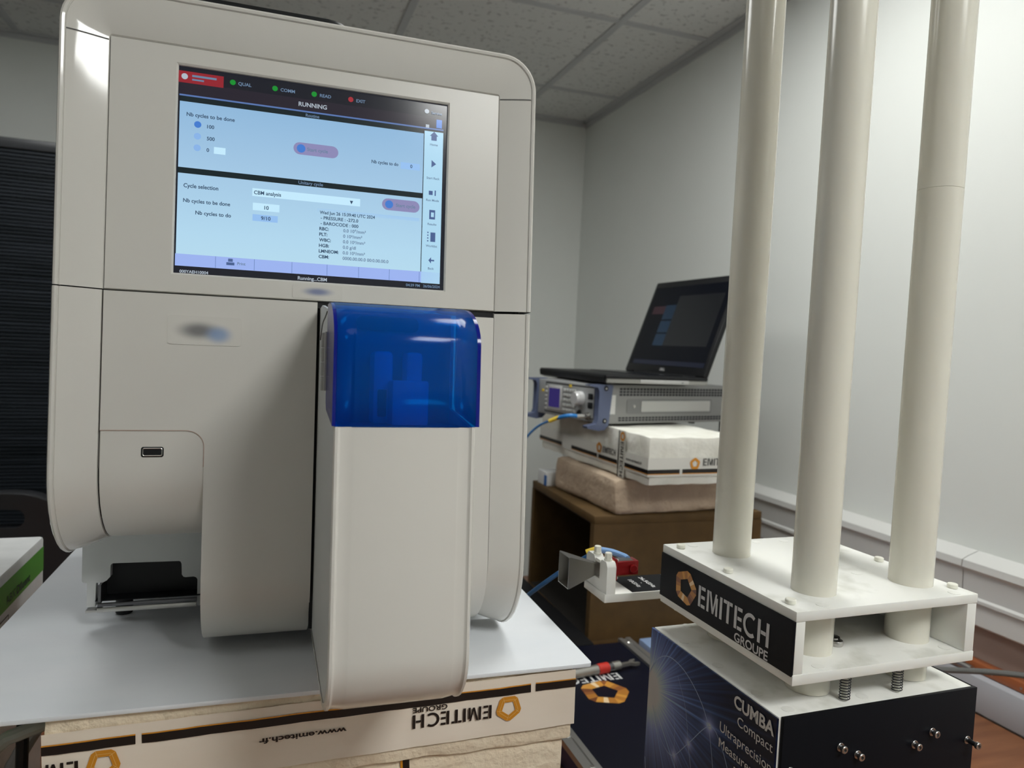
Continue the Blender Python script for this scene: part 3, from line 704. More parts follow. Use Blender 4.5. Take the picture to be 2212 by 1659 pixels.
for (u, w_) in ((.0325, .168), (.380, .10), (.0325, .37), (.380, .37)):
    zs = MO[2] + MR[2][0]*u + MR[2][1]*w_; vb = (-.2990 - zs)/MR[2][2]
    MB(BLACK).cyl((u, w_, vb), .0082, -.286-vb if u > .1 else -.296-vb+.02, seg=24, ch=.0006).build('foot', A)

# thing on top of analyser
t = thing('tablet_tray', 'slim black device with rounded edges lying on top of the analyser', 'electronic device', org=MO, M=[list(r) for r in MR], base=(.14, .2, .2508))
q = rrect(.13, .20, .110, .165, .022)
mb = MB(BLACKG); mb.loft([[(.13+(u-.13)*.955, .2+(w_-.2)*.965, .2508) for u, w_ in q], [(.13+(u-.13)*.985, .2+(w_-.2)*.99, .2585) for u, w_ in q], [(u, w_, .2660) for u, w_ in q]], True, True)
mb.use(BLACK).loft([[(u, w_, .2660) for u, w_ in q], [(u, w_, .2735) for u, w_ in q], [(.13+(u-.13)*.985, .2+(w_-.2)*.99, .2765) for u, w_ in q]], True, False, True); mb.build('casing', t)
# brown card
t = thing('cardboard_flap', 'small brown cardboard flap sticking out at the left side of the analyser', 'cardboard', org=MO, M=[list(r) for r in MR], base=(0, .08, -.01))
mb = MB(CARD); mb.loft([[(.0035, .085, .047), (.0028, .085, .047)], [(.0030, .08, .03), (-.0005, .08, .028)], [(.0034, .08, .008), (-.0070, .08, .005)], [(.0034, .075, -.014), (-.0135, .075, -.0085)]], False)
o_ = mb.build('card', t); sd = o_.modifiers.new('s', 'SOLIDIFY'); sd.thickness = .001

# ================================================================== measurement stand
CB = thing('measurement_bench', 'white polymer test stand with four round poles on a black and blue box lettered CUMBA', 'test stand', org=(0,0,0), M=rz(.82), base=(.509, .545, -.64))
PX0, PX1, PY0, PY1 = .4113, .6108, .4480, .6455
BX0, BX1, BY0, BY1, BT = .4020, .6175, .4490, .6425, -.286
def plate(z0, z1, name, dusty=PET):
    mb = MB(PE, dusty); mb.box(PX0, PX1, PY0, PY1, z0, z1, .0009)
    mb.bm.faces.ensure_lookup_table()
    for f in mb.bm.faces:
        if f.normal.z > .9 or (f.calc_center_median().z > z1-.0001): f.material_index = 1
    mb.build(name, CB)
plate(-.2085, -.2000, 'upper_plate'); plate(-.2605, -.2515, 'lower_plate')
mb = MB(PE); mb.box(PX0+.0008, PX0+.0100, PY0+.0005, PY1, -.2515, -.2085, .0005); mb.build('side_wall', CB)
mb = MB(PE); mb.box(PX1-.0115, PX1-.0005, PY0+.0005, PY1, -.2515, -.2085, .0005); mb.build('side_wall', CB)
mb = MB(PE); mb.box(PX0+.01, PX1-.0115, PY1-.010, PY1-.001, -.2515, -.2085); mb.build('rear_wall', CB)
sg = MB(SIGNBLK); sg.box(PX0-.0012, PX0+.0008, PY0+.0008, PY1-.0006, -.2528, -.2083); sg = sg.build('sign_panel', CB)
mb = MB(SIGNTXT); X = PX0-.0016
emitech(mb, (X, .5765, -.2408), (0,-1,0), (0,0,1), .1005, .0202, True, .44, .40)
mb.build('lettering', sg)
mb = MB(GD[0]); logo(mb, (X, .5985, -.2304), (0,-1,0), (0,0,1), .0185, GOLD, sy=.92, tilt=-.25); mb.build('logo', sg)
# poles
poles = [(.4640, .6020), (.4650, .4890), (.5765, .4885), (.5765, .6020)]
for i, (x, y) in enumerate(poles):
    mb = MB(POLE); r = .0186
    if i == 2: mb.lathe([(r, -.2855), (r, .1555), (r-.0004, .1558), (r, .1561), (r, .86)], (x, y, 0), seg=64)
    else: mb.lathe([(r, -.2855), (r, .86)], (x, y, 0), seg=64)
    mb.build('pole', CB)
for (x, y) in ((.4215, .628), (.4200, .5475), (.4205, .4660), (.6015, .5475), (.6015, .4660), (.6015, .628)):
    mb = MB(NYLON); mb.cyl((x, y, -.2001), .0044, .0042, seg=24, ch=.0006); mb.build('nylon_bolt', CB)
for (x, y) in ((.4180, .6280), (.4200, .5475), (.4195, .4620)):
    mb = MB(NYLON); mb.cyl((x+.004, y, -.2650), .0040, .0046, seg=20, ch=.0005); mb.build('nylon_bolt', CB)
for z_, P_ in ((-.2001, ((.440, .634), (.475, .634), (.52, .634), (.445, .457), (.555, .632), (.59, .455), (.545, .52))), (-.2516, ((.445, .457), (.59, .46))),
               (BT-.0001, ((.413, .60), (.413, .545), (.413, .49), (.420, .460), (.50, .462), (.600, .52), (.600, .60), (.44, .635)))):
    for (x, y) in P_: MB(PET).cyl((x, y, z_), .0052, .0004, seg=24).build('plug', CB)
# base box
mb = MB(PE, PET); mb.box(BX0+.0015, BX1-.001, BY0+.002, BY1-.002, -.64, BT, .0006)
for f in mb.bm.faces:
    if f.calc_center_median().z > BT-.0002: f.material_index = 1
mb.build('base_box', CB)
mb = MB(SIGNBLK); mb.box(BX0+.0035, BX1+.001, BY0-.0015, BY0+.002, -.64, BT+.0005, .0004); mb.build('front_panel', CB)
mb = MB(SIGNBLK); mb.box(BX1-.001, BX1+.0005, BY0+.002, BY1, -.64, BT+.0003); mb.build('right_panel', CB)
# graphic panel, printed
GP = mat('printed_sky_graphic', (.01,.01,.03), .35, Specular_IOR_Level=.15); tc = nd(GP, 'ShaderNodeTexCoord'); sp = nd(GP, 'ShaderNodeSeparateXYZ'); lk(GP, tc.outputs['Object'], sp.inputs[0])
def gm(op, a_, b_=None):
    n_ = nd(GP, 'ShaderNodeMath', operation=op)
    for i, v in enumerate((a_, b_)):
        if v is None: continue
        if isinstance(v, (int, float)): n_.inputs[i].default_value = v
        else: lk(GP, v, n_.inputs[i])
    return n_.outputs[0]
Yc, Zc = .6425-.545, -.350+.64
dy = gm('SUBTRACT', sp.outputs[1], Yc); dz = gm('SUBTRACT', sp.outputs[2], Zc); rr_ = gm('SQRT', gm('ADD', gm('MULTIPLY', dy, dy), gm('MULTIPLY', dz, dz)))
ang = gm('ARCTAN2', dz, dy); nz = nd(GP, 'ShaderNodeTexNoise'); nz.noise_dimensions = '1D'; nz.inputs['Scale'].default_value = 24; nz.inputs['Detail'].default_value = 5; lk(GP, ang, nz.inputs['W'])
rays = gm('POWER', gm('MULTIPLY', nz.outputs[0], 1.55), 5.0)
glow = gm('POWER', 2.718, gm('MULTIPLY', rr_, -75.0)); glow2 = gm('POWER', 2.718, gm('MULTIPLY', rr_, -24.0)); glow3 = gm('POWER', 2.718, gm('MULTIPLY', rr_, -11.0))
core = gm('MULTIPLY', gm('POWER', 2.718, gm('MULTIPLY', rr_, -46.0)), 2.4); ray = gm('MULTIPLY', gm('MULTIPLY', rays, glow2), 1.0)
def spark(y_, z_, k, s_):
    a_ = gm('SUBTRACT', sp.outputs[1], y_-.545); b_ = gm('SUBTRACT', sp.outputs[2], z_+.64); d_ = gm('SQRT', gm('ADD', gm('MULTIPLY', a_, a_), gm('MULTIPLY', b_, b_)))
    return gm('MULTIPLY', gm('POWER', 2.718, gm('MULTIPLY', d_, -k)), s_)
sparks = [spark(.5366, -.338, 260, 1.4), spark(.5667, -.3706, 330, 1.0), spark(.5891, -.3946, 330, .9), spark(.468, -.43, 200, 1), spark(.61, -.47, 200, 1)]
ssum = sparks[0]
for s_ in sparks[1:]: ssum = gm('ADD', ssum, s_)
dn = gm('MULTIPLY', gm('MAXIMUM', gm('MULTIPLY', dz, -9.0), 0.0), .10)
wide = [spark(.5366, -.338, 90, .12), spark(.5667, -.3706, 120, .06)]
cw = gm('ADD', gm('ADD', core, ssum), gm('MULTIPLY', ray, .55))
bl = gm('ADD', gm('ADD', gm('MULTIPLY', glow3, .08), gm('MULTIPLY', glow2, .20)), gm('ADD', gm('ADD', ray, cw), gm('ADD', wide[0], wide[1])))
cb = nd(GP, 'ShaderNodeCombineXYZ')
lk(GP, gm('MINIMUM', gm('ADD', gm('MULTIPLY', cw, .46), gm('MULTIPLY', glow3, .006)), .5), cb.inputs[0]); lk(GP, gm('MINIMUM', gm('ADD', gm('MULTIPLY', bl, .24), gm('MULTIPLY', cw, .24)), .5), cb.inputs[1]); lk(GP, gm('MINIMUM', gm('ADD', gm('MULTIPLY', bl, .85), .006), .52), cb.inputs[2])
lk(GP, cb.outputs[0], bsdf(GP).inputs['Base Color'])
mb = MB(GP); mb.box(BX0-.0004, BX0+.0016, BY0+.002, BY1, -.64, BT-.0012); gpan = mb.build('graphic_panel', CB)
mb = MB(mat('printed_arc', (.25, .34, .55), .4)); X = BX0-.0008
def pcurve(pts, wd):
    P = [Vector((X, a_, b_)) for a_, b_ in pts]; Q = []
    for i in range(len(P)-1):
        p0, p1, p2, p3 = P[max(i-1,0)], P[i], P[i+1], P[min(i+2, len(P)-1)]
        for k in range(10):
            s_ = k/10; Q.append(.5*((2*p1)+(p2-p0)*s_+(2*p0-5*p1+4*p2-p3)*s_*s_+(3*p1-p0-3*p2+p3)*s_**3))
    Q.append(P[-1]); rows = []
    for i, p in enumerate(Q):
        d_ = (Q[min(i+1, len(Q)-1)]-Q[max(i-1, 0)]).normalized(); n_ = Vector((0, -d_.z, d_.y))*wd; rows.append([p-n_, p+n_])
    mb.loft(rows, False)
pcurve([(.642, -.3350), (.628, -.3150), (.610, -.3040), (.590, -.3030), (.570, -.3090), (.550, -.3220), (.5366, -.338)], .00045)
pcurve([(.632, -.365), (.620, -.385), (.604, -.3960), (.5891, -.3946), (.5667, -.3706), (.5366, -.338), (.519, -.344), (.500, -.375), (.480, -.43), (.468, -.50)], .00035)
pcurve([(.5891, -.3946), (.5830, -.42), (.574, -.50)], .0003); pcurve([(.5667, -.3706), (.556, -.41), (.545, -.50)], .0003); pcurve([(.5366, -.338), (.524, -.39), (.512, -.50)], .0003)
pcurve([(.5891, -.3946), (.5905, -.365), (.600, -.347), (.612, -.347)], .0002); pcurve([(.5667, -.3706), (.574, -.34), (.590, -.315)], .00018); pcurve([(.6405, -.425), (.633, -.47), (.62, -.55)], .0004)
mb.build('graphic_arc', gpan)
mb = MB(SIGNTXT); ex_, ez_ = (0,-1,0), (0,0,1)
def gt(s_, y0, y1, zb, h, b=.0): text(mb, s_, (X-.0003, y0, zb), ex_, ez_, y0-y1, h, b)
gt('CUMBA', .5035, .4525, -.3022, .0110, .03); gt('Compact', .4975, .4530, -.3162, .0088); gt('Ultraprecision', .5205, .4535, -.3330, .0092)
gt('Measurement', .5205, .4545, -.3475, .0088); gt('Bench', .4985, .4550, -.3615, .0088)
mb.build('lettering', gpan)
for i, (x, z, L_) in enumerate(((.4650, -.3174, .0022), (.4839, -.3267, .0022), (.5474, -.3274, .0026), (.5671, -.3190, .0026), (.6105, -.3325, .0085), (.4146, -.3300, .003))):
    mb = MB(STEEL); y = BY0-.0015
    mb.cyl((x, y, z), .0036, .0009, (0,-1,0), 24, .0002); mb.use(DSTEEL).cyl((x, y-.0008, z), .0021, L_, (0,-1,0), 20)
    mb.use(STEEL).lathe([(.0031, 0), (.0031, .0022), (.0027, .0026), (.0015, .0026), (.0014, .0012)], (x, y-.0008-L_, z), (0,-1,0), 20)
    mb.use(BLACK).cyl((x, y-.0008-L_, z), .0014, .0013, (0,-1,0), 6); mb.build('screw', CB)
for (x, y) in ((.4790, .4605), (.5385, .4615)):
    mb = MB(mat('spring_wire', (.05, .05, .055), .3, .8)); n = 130; turns = 9.5
    mb.tube([(x+.0042*math.cos(2*PI*turns*i/n), y+.0042*math.sin(2*PI*turns*i/n), BT+.0006+.0225*i/n) for i in range(n+1)], .00045, 6, 0); mb.build('spring', CB)
    mb = MB(NYLON); mb.cyl((x, y, -.2640), .0050, .0035, seg=20, ch=.0004); mb.cyl((x, y, BT), .0024, .022, seg=16); mb.build('spring_pin', CB)
for (x, y, r_) in ((.4905, .503, 0), (.4870, .4960, 40)):
    mb = MB(STEEL); c_ = Vector((x, y, -.2514)); ring_ = []
    for (r0, h) in ((.0060, 0), (.0064, .001), (.0064, .0036), (.0058, .0046), (.0038, .0046), (.0034, .004), (.0034, .0006), (.004, 0)): ring_.append((r0, h))
    mb.lathe(ring_ + [ring_[0]], c_, (0,0,1), 28, False, False)
    solo(mb, 'metal_ring', ('steel ring nut lying inside the white stand, nearer the corner pole' if r_ else 'steel ring nut lying inside the white stand, behind the other ring'), 'nut', (x, y, -.2514), 'steel ring nuts inside the stand')

# ================================================================== antenna holder and horn
t = thing('antenna_holder', 'white polymer arm with two nylon-bolted clamps carrying the horn antenna, left of the stand', 'holder', org=(.3625, .70, -.2684), M=rz(0), base=(.08, .027, -.0095))
mb = MB(PE); mb.box(0, .16, 0, .0540, -.0095, 0, .0008); mb.build('arm', t)
MB(PE).box(.09, .13, -.0545, 0, -.0095, 0).build('mount_lug', t)
mb = MB(PE)
def hump(y0, y1):
    yc, h = (y0+y1)/2, (y1-y0)/2
    return [(y0, 0), (y1, 0), (y1, .0295), (y1-h*.25, .0335), (yc+h*.55, .0350), (yc-h*.55, .0350), (y0+h*.25, .0335), (y0, .0295)]
for y0, y1 in ((.0002, .0185), (.0300, .0538)):
    mb.prism(hump(y0, y1), lambda a_, b_, t_: (.0015 if t_ == 0 else .0125, a_, b_))
mb.box(.0015, .0125, .0185, .0300, 0, .012); mb.box(.0015, .0125, .0185, .0300, .0295, .033)
mb.build('clamp', t)
for y in (.0100, .0370):
    mb = MB(NYLON); mb.cyl((.007, y, .0345), .0042, .008, seg=6); mb.cyl((.007, y, .0350), .0046, .0020, seg=20); mb.cyl((.007, y, .0420), .0038, .0020, seg=20, ch=.0005); mb.build('nylon_bolt', t)
mb = MB(SIGNBLK); mb.box(.0345, .100, .0012, .0528, 0, .0004); lab = mb.build('label_plate', t)
mb = MB(SIGNTXT); mb.use(mat('label_white', (.8, .8, .8), .5))
text(mb, '18GHz', (.049, .0420-.002, .0007), (0,-1,0), (1,0,0), .0260, .0055, .02)
text(mb, '-', (.0585, .028, .0007), (0,-1,0), (1,0,0), .0022, .0050, .03)
text(mb, '26,5GHz', (.0660, .046, .0007), (0,-1,0), (1,0,0), .036, .0055, .02); mb.build('lettering', lab)
t = thing('horn_antenna', 'small grey metal pyramidal horn antenna with red waveguide adapter, held in the white clamp', 'antenna', org=(.3625, .70, -.2684), base=(.02, .027, .004))
yc, zc_ = .0270+.004, .0205
ap = lambda x, hy, hz, dy_=0: [(x, yc+dy_-hy, zc_-hz), (x, yc+dy_+hy, zc_-hz), (x, yc+dy_+hy, zc_+hz), (x, yc+dy_-hy, zc_+hz)]
mb = MB(HORN); A0 = -.0370
mb.loft([ap(A0+.001, .0130, .0166), ap(A0, .0131, .0168), ap(A0, .0140, .0177), ap(A0+.002, .0139, .0176), ap(.0005, .0056, .0064), ap(.016, .0056, .0064)], True)
mb.loft([ap(A0+.001, .0130, .0166), ap(.0, .0045, .0050), ap(.010, .0045, .0050)], True, False, True); mb.build('horn', t)
mb = MB(RED); mb.box(.0215, .0245, yc-.0115, yc+.0115, zc_-.0125, zc_+.0115, .0006); mb.box(.0245, .0530, yc-.0080, yc+.0080, zc_-.0082, zc_+.0078, .0006)
mb.cyl((.0455, yc-.0078, zc_-.0005), .0046, .0035, (0,-1,0), 24, .0005); mb.use(HORN).box(.026, .047, yc-.006, yc+.006, zc_+.0078, zc_+.0082)
mb.use(mat('coupler_ring', (.5, .1, .04), .3, .6)); mb.box(.0175, .0215, yc-.0105, yc+.0105, zc_-.0115, zc_+.0105, .0006)
mb.build('adapter', t, label='red anodised waveguide adapter')
for (y, z) in ((-.0088, -.0102), (-.0088, .0095), (.0088, .0095), (.0088, -.0102)):
    MB(STEEL).lathe([(.0018, 0), (.0018, .001), (.0010, .002)], (.0245, yc+y, zc_+z), (1,0,0), 14).build('screw', t)

# ================================================================== equipment case with rails, wrench
t = thing('logo_case', 'flat dark case with aluminium edge rails and a printed gold logo, behind the test stand', 'case', org=(0,0,-.60), base=(.59, 1.0, -.04))
mb = MB(mat('case_blue_side', (.01, .02, .09), .4)); mb.box(.450, .735, .72, 1.300, -.04, -.002, .002); mb.build('body', t)
mb = MB(mat('case_top', (.004, .005, .013), .4, Specular_IOR_Level=.2)); mb.box(.470, .712, .722, 1.297, -.002, .0005); top = mb.build('top_panel', t)
mb = MB(mat('print_white', (.62, .62, .62), .45)); emitech(mb, (.640, 1.172, .0009), (-1,0,0), (0,-1,0), .124, .0248, False); mb.build('lettering', top)
mb = MB(GD[0]); logo(mb, (.5850, 1.1080, .0009), (-1,0,0), (0,-1,0), .0430, GOLD, tilt=.25); mb.build('logo', top)
for x0, x1 in ((.447, .4735), (.712, .7385)):
    mb = MB(mat('aluminium', (.42, .42, .41), .35, .8)); mb.loft([[(x0, y, -.004), (x0, y, .006), (x0+.009, y, .006), (x0+.010, y, .0035), (x1-.010, y, .0035), (x1-.009, y, .006), (x1, y, .006), (x1, y, -.004)] for y in (.72, 1.305)], True, True, True); mb.build('rail', t)
for x in (.4603, .7253):
    for y in (.90, .985, 1.285): MB(STEEL).lathe([(.005, 0), (.005, .0015), (.003, .003)], (x, y, .0035), (0,0,1), 20).build('rail_screw', t)
mb = MB(mat('pale_blue_plastic', (.30, .42, .66), .4)); mb.box(.775, .98, .95, 1.33, -.64, -.610, .003)
solo(mb, 'storage_tray', 'pale blue flat plastic box behind the case rail, under the wooden crate corner', 'box', (.87, 1.14, -.64))
t = thing('torque_wrench', 'small steel torque wrench with a red collar lying on the dark case', 'wrench', org=(.497, 1.158, -.5895), M=rz(8.3), base=(.05, 0, -.006))
def rod(x0, x1, r, m, name, rr2=None):
    mb = MB(m); mb.lathe([(r*.92, 0), (r, .001), (rr2 or r, x1-x0-.001), ((rr2 or r)*.92, x1-x0)], (x0, 0, 0), (1,0,0), 28); return mb.build(name, t)
hm = mat('wrench_handle', (.40, .39, .36), .35, .8)
rod(-.03, .105, .0088, hm, 'handle'); rod(.105, .128, .0096, REDP, 'collar'); rod(.128, .138, .0080, DSTEEL, 'neck'); rod(.138, .155, .0082, hm, 'drive_head')
mb = MB(hm); pts = [(.155, -.004), (.178, -.003), (.186, -.009), (.196, -.008), (.193, -.0035), (.186, -.0025), (.186, .0025), (.193, .0045), (.195, .009), (.184, .009), (.177, .003), (.155, .004)]
mb.prism(pts, lambda a_, b_, t_: (a_, b_, -.0035 if t_ == 0 else .002)); mb.build('spanner_jaw', t)

# ================================================================== crate and foam behind
mb = MB(mat('gap_slab_black', (.006, .006, .007), .6, Specular_IOR_Level=.2)); mb.box(.30, .664, 1.315, 1.76, -.64, -.605, .004)  # added slab, black so the gap beside the crate reads dark
solo(mb, 'dark_gap_slab', 'flat black slab added to darken the gap left of the wooden crate', 'case', (.48, 1.53, -.64))
t = thing('wooden_crate', 'brown fibreboard crate open on its left side, carrying the foam and instruments', 'crate', org=(.6745, 1.368, 0), M=rz(-1.5), base=(.2, .2, -.64))
CW, CD = .418, .40
for nm, a in (('top_board', (0, CW, 0, CD, -.371, -.353)), ('bottom_board', (0, CW, 0, CD, -.640, -.622))): MB(MDF).box(*a, .002).build(nm, t)
MB(MDF).box(0, CW, 0, .018, -.622, -.371).build('front_board', t); MB(MDF).box(CW-.018, CW, .018, CD, -.622, -.371).build('side_board', t); MB(MDF, MDF_SHADE).box(0, CW-.018, CD-.018, CD, -.622, -.371).build('rear_board', t)
MB(MDF_SHADE).box(.001, CW-.018, .0181, .0195, -.622, -.371).build('shade_lining', t); MB(MDF_SHADE).box(.001, CW-.018, .018, CD-.018, -.622, -.6205).build('shade_lining', t); MB(MDF_SHADE).box(.001, CW-.018, .018, CD-.018, -.3725, -.371).build('shade_lining', t); MB(MDF_SHADE).box(CW-.020, CW-.018, .018, CD-.018, -.622, -.371).build('shade_lining', t)  # thin sheets carrying the painted interior shade
t = thing('beige_foam_slab', 'worn beige foam slab with chipped edges lying on the wooden crate', 'foam block', org=(.7170, 1.362, 0), M=rz(2.5), base=(.15, .15, -.353))
MB(FOAMP).noise_box(0, .30, 0, .31, -.353, -.2722, .012, .0035, .014, seed=7, freq=16).build('slab', t)
t = thing('taped_foam_block', 'white foam block wrapped with logo tape, between the beige foam and the signal generator', 'foam block', org=(.7430, 1.275, 0), M=rz(2.3), base=(.12, .25, -.272))
MB(FOAMW).noise_box(0, .245, 0, .54, -.272, -.1715, .012, .0028, .007, seed=3, freq=22).build('block', t)
mb = MB(mat('far_tape', (.72, .71, .66), .3)); e = .0036
mb.poly([(-e, -e, -.214), (-e, .54, -.214), (-e, .54, -.252), (-e, -e, -.252)]); mb.poly([(-e, -e, -.214), (.248, -e, -.214), (.248, -e, -.252), (-e, -e, -.252)]); mb.build('tape', t)
mb = MB(TBLK); e2 = .0042
for y0, y1 in ((-e2, .105), (.120, .205), (.212, .345), (.40, .54)):
    mb.use(TBLK).poly([(-e2, y0, -.2375), (-e2, y1, -.2375), (-e2, y1, -.2460), (-e2, y0, -.2460)]); mb.use(TORG).poly([(-e2, y0, -.2460), (-e2, y1, -.2460), (-e2, y1, -.2475), (-e2, y0, -.2475)])
for x0, x1 in ((-e2, .072), (.078, .248)):
    mb.use(TBLK).poly([(x0, -e2, -.2375), (x1, -e2, -.2375), (x1, -e2, -.2460), (x0, -e2, -.2460)]); mb.use(TORG).poly([(x0, -e2, -.2460), (x1, -e2, -.2460), (x1, -e2, -.2475), (x0, -e2, -.2475)])
mb.use(TBLK).poly([(-e2-.0004, .1130, -.172), (-e2-.0004, .1175, -.172), (-e2-.0004, .1175, -.272), (-e2-.0004, .1130, -.272)])
mb.build('tape_stripe', t)
mb = MB(TBLK); text(mb, 'www.emitech.fr', (-e2-.0005, .083, -.2310), (0,-1,0), (0,0,1), .064, .0062, .02); mb.build('web_address', t)
for o_, ex_, ey_, w_, h_, g_ in (((-e2-.0008, .1070, -.1955), (0,0,-1), (0,-1,0), .074, .013, False), ((-e2-.0005, .185, -.2300), (0,-1,0), (0,0,1), .058, .013, False), ((.128, -e2-.0005, -.2310), (1,0,0), (0,0,1), .08, .015, True)):
    mb = MB(TBLK); emitech(mb, o_, ex_, ey_, w_, h_, g_); mb.build('lettering', t)
for c_, ex_, ey_, r_ in (((-e2-.0008, .1000, -.1835), (0,0,-1), (0,-1,0), .0105), ((-e2-.0005, .203, -.2225), (0,-1,0), (0,0,1), .0125), ((.108, -e2-.0005, -.2265), (1,0,0), (0,0,1), .0125)):
    mb = MB(TORG); logo(mb, c_, ex_, ey_, r_, [TORG]); mb.build('logo', t)
mb = MB(mat('clear_film', (.62, .61, .55), .3)); mb.poly([(-e2-.0002, .1125, -.172), (-e2-.0002, .088, -.172), (-e2-.0002, .088, -.272), (-e2-.0002, .1125, -.272)]); mb.build('vertical_tape', t)

# ================================================================== signal generator
t = thing('signal_generator', 'grey benchtop signal generator with blue corner handles, on the taped foam block', 'electronic instrument', org=(.7095, 1.440, -.1700), M=rz(12), base=(.18, .17, 0))
GW, GDp, GH = .264, .425, .0925
mb = MB(GREY); mb.box(.022, GDp, .006, GW-.006, .004, GH, .002); mb.build('case', t)
for zs_, hh_ in (((.0675, .0740, .0805), .0048), ((.0100, .0155), .0036)):
    mb = MB(GREYD)
    for k in range(35):
        x = .058 + k*.0100
        for z in zs_: mb.box(x, x+.0070, .0052, .008, z, z+hh_)
    mb.build('vent', t)
mb = MB(mat('grip_recess', (.20, .20, .20), .5)); q = rrect(.215, .0435, .135, .0175, .005); mb.loft([[(u, .0058, v) for u, v in q], [(u, .0050, v) for u, v in q]], True, False, True)
mb.use(mat('side_grip', (.46, .46, .44), .45)); q = rrect(.232, .0435, .110, .0125, .002); mb.loft([[(u, .0050, v) for u, v in q], [(u, .0030, v) for u, v in q]], True, False, True)
mb.use(STEEL).cyl((.101, .005, .0435), .0035, .0015, (0,-1,0), 16); mb.build('side_handle', t)
mb = MB(mat('sticker', (.62, .62, .60), .5)); mb.poly([(.031, .0055, .026), (.047, .0055, .026), (.047, .0055, .069), (.031, .0055, .069)]); mb.build('sticker', t)
fp = mat('front_panel_grey', (.36, .37, .37), .4)
mb = MB(fp); mb.box(0, .022, .012, GW-.012, .006, GH-.002, .002); mb.use(GREYD).box(-.0008, .003, .020, GW-.046, .012, .0855); mb.use(fp).box(-.0012, .003, .023, GW-.049, .015, .082); mb.build('front_panel', t)
mb = MB(mat('display_frame', (.50, .50, .50), .4)); mb.box(-.0040, 0, .147, .203, .0190, .0780, .001); mb.use(emis('display_glow', (.030, .022, .11), 1.0)).box(-.0044, -.003, .152, .198, .026, .072); mb.build('display', t)
mb = MB(mat('key_grey', (.55, .56, .55), .4))
for i in range(5):
    for j in range(5): mb.box(-.0042, 0, .091+i*.0106, .0985+i*.0106, .020+j*.0118, .0272+j*.0118, .001)
for j in range(6): mb.box(-.0035, 0, .210, .217, .018+j*.0102, .024+j*.0102, .001)
mb.use(YEL).box(-.0032, 0, .110, .117, .0785, .0850); mb.box(-.0032, 0, .226, .232, .060, .066)
mb.build('key', t)
mb = MB(mat('knob_silver', (.78, .78, .78), .25, .3)); mb.lathe([(.0165, 0), (.0165, .010), (.0145, .012), (.0145, .018), (.0135, .020)], (-.001, .072, .056), (-1,0,0), 32); mb.build('knob', t)
mb = MB(BLACK)
for z in (.056, .036): mb.box(-.004, 0, .026, .043, z, z+.014, .002)
mb.build('usb_port', t)
mb = MB(STEEL); mb.lathe([(.0085, 0), (.0085, .004), (.0052, .0042), (.0052, .014)], (-.001, .040, .0185), (-1,0,0), 24); mb.use(BLACK).lathe([(.009, 0), (.007, .003)], (-.001, .075, .021), (-1,0,0), 20); mb.build('rf_connector', t)
for y, s_ in ((0, 1), (GW, -1)):
    mb = MB(BLUEG)
    f2 = lambda a_, b_, t_: (a_, y + s_*(-.002 if t_ == 0 else .014), min(b_, .0928))
    mb.prism([(.024, .002), (.014, -.008), (-.004, -.010), (-.034, -.004), (-.036, .001), (-.010, .006), (-.006, .014), (-.006, .078), (-.010, .086), (-.034, .090), (-.034, .096), (-.006, .103), (.018, .105), (.028, .100), (.032, .090)], f2)
    for z in (.012, .084): mb.use(BLACK).cyl((.012, y-s_*.0022, z), .0055, .0008, (0,-s_,0), 20); mb.use(STEEL).cyl((.012, y-s_*.0028, z), .0022, .0008, (0,-s_,0), 12)
    mb.build('handle', t, 40)
for y, s_ in ((.004, 1), (GW-.004, -1)):
    for z in (.016, .073): MB(BLUEG).box(GDp, GDp+.022, min(y, y+s_*.03), max(y, y+s_*.03), z, z+.018, .003).build('rear_foot', t)
mb = MB(BLACK)
for x in (.05, .31):
    for y in (.03, .234): mb.cyl((x, y, -.0012), .008, .006, seg=16)
mb.build('foot', t)

# ================================================================== laptop
t = thing('laptop', 'open black laptop standing on the signal generator with its dim screen raised', 'laptop', org=(.7130, 1.422, -.0762), M=rz(3), base=(.13, .17, .0))
LD, LW = .268, .352
lg = mat('laptop_silver', (.30, .30, .28), .45)
mb = MB(lg); mb.box(.002, LD, .002, LW-.002, .004, .0135, .001); mb.use(mat('drive_bay', (.42, .42, .41), .4)).box(.085, .215, -.0004, .01, .0045, .0130, .001); mb.use(BLACK).box(.195, .200, -.0008, .01, .0075, .009); mb.build('base', t)
mb = MB(BLACK); mb.box(-.002, LD, 0, LW, .0135, .0215, .002)
mb.loft([[(-.002, y, .0205), (-.004, y, .016), (-.002, y, .004), (.012, y, -.0005), (.03, y, .004), (.03, y, .0135)] for y in (.008, LW-.002)], True, True, True); mb.build('palm_rest', t)
mb = MB(BLACKG)
for i in range(5):
    for j in range(14): mb.box(.125+i*.0185, .141+i*.0185, .025+j*.0205, .0435+j*.0205, .0215, .0232)
mb.build('keyboard', t)
ta = math.radians(20); hx, hz = LD-.010, .0215
LM = Matrix.Translation((hx, 0, hz)) @ Matrix.Rotation(ta, 4, 'Y')
mb = MB(BLACK); mb.box(-.004, .010, .0, LW, 0, .262, .004, M=LM); lid = mb.build('lid', t)
lid_scr = mat('laptop_display', (.003, .004, .008), .2, Specular_IOR_Level=.2)
mb = MB(lid_scr); v = lambda y, z, d=-.0044: LM @ Vector((d, y, z))
mb.poly([v(.012, .022), v(LW-.012, .022), v(LW-.012, .244), v(.012, .244)])
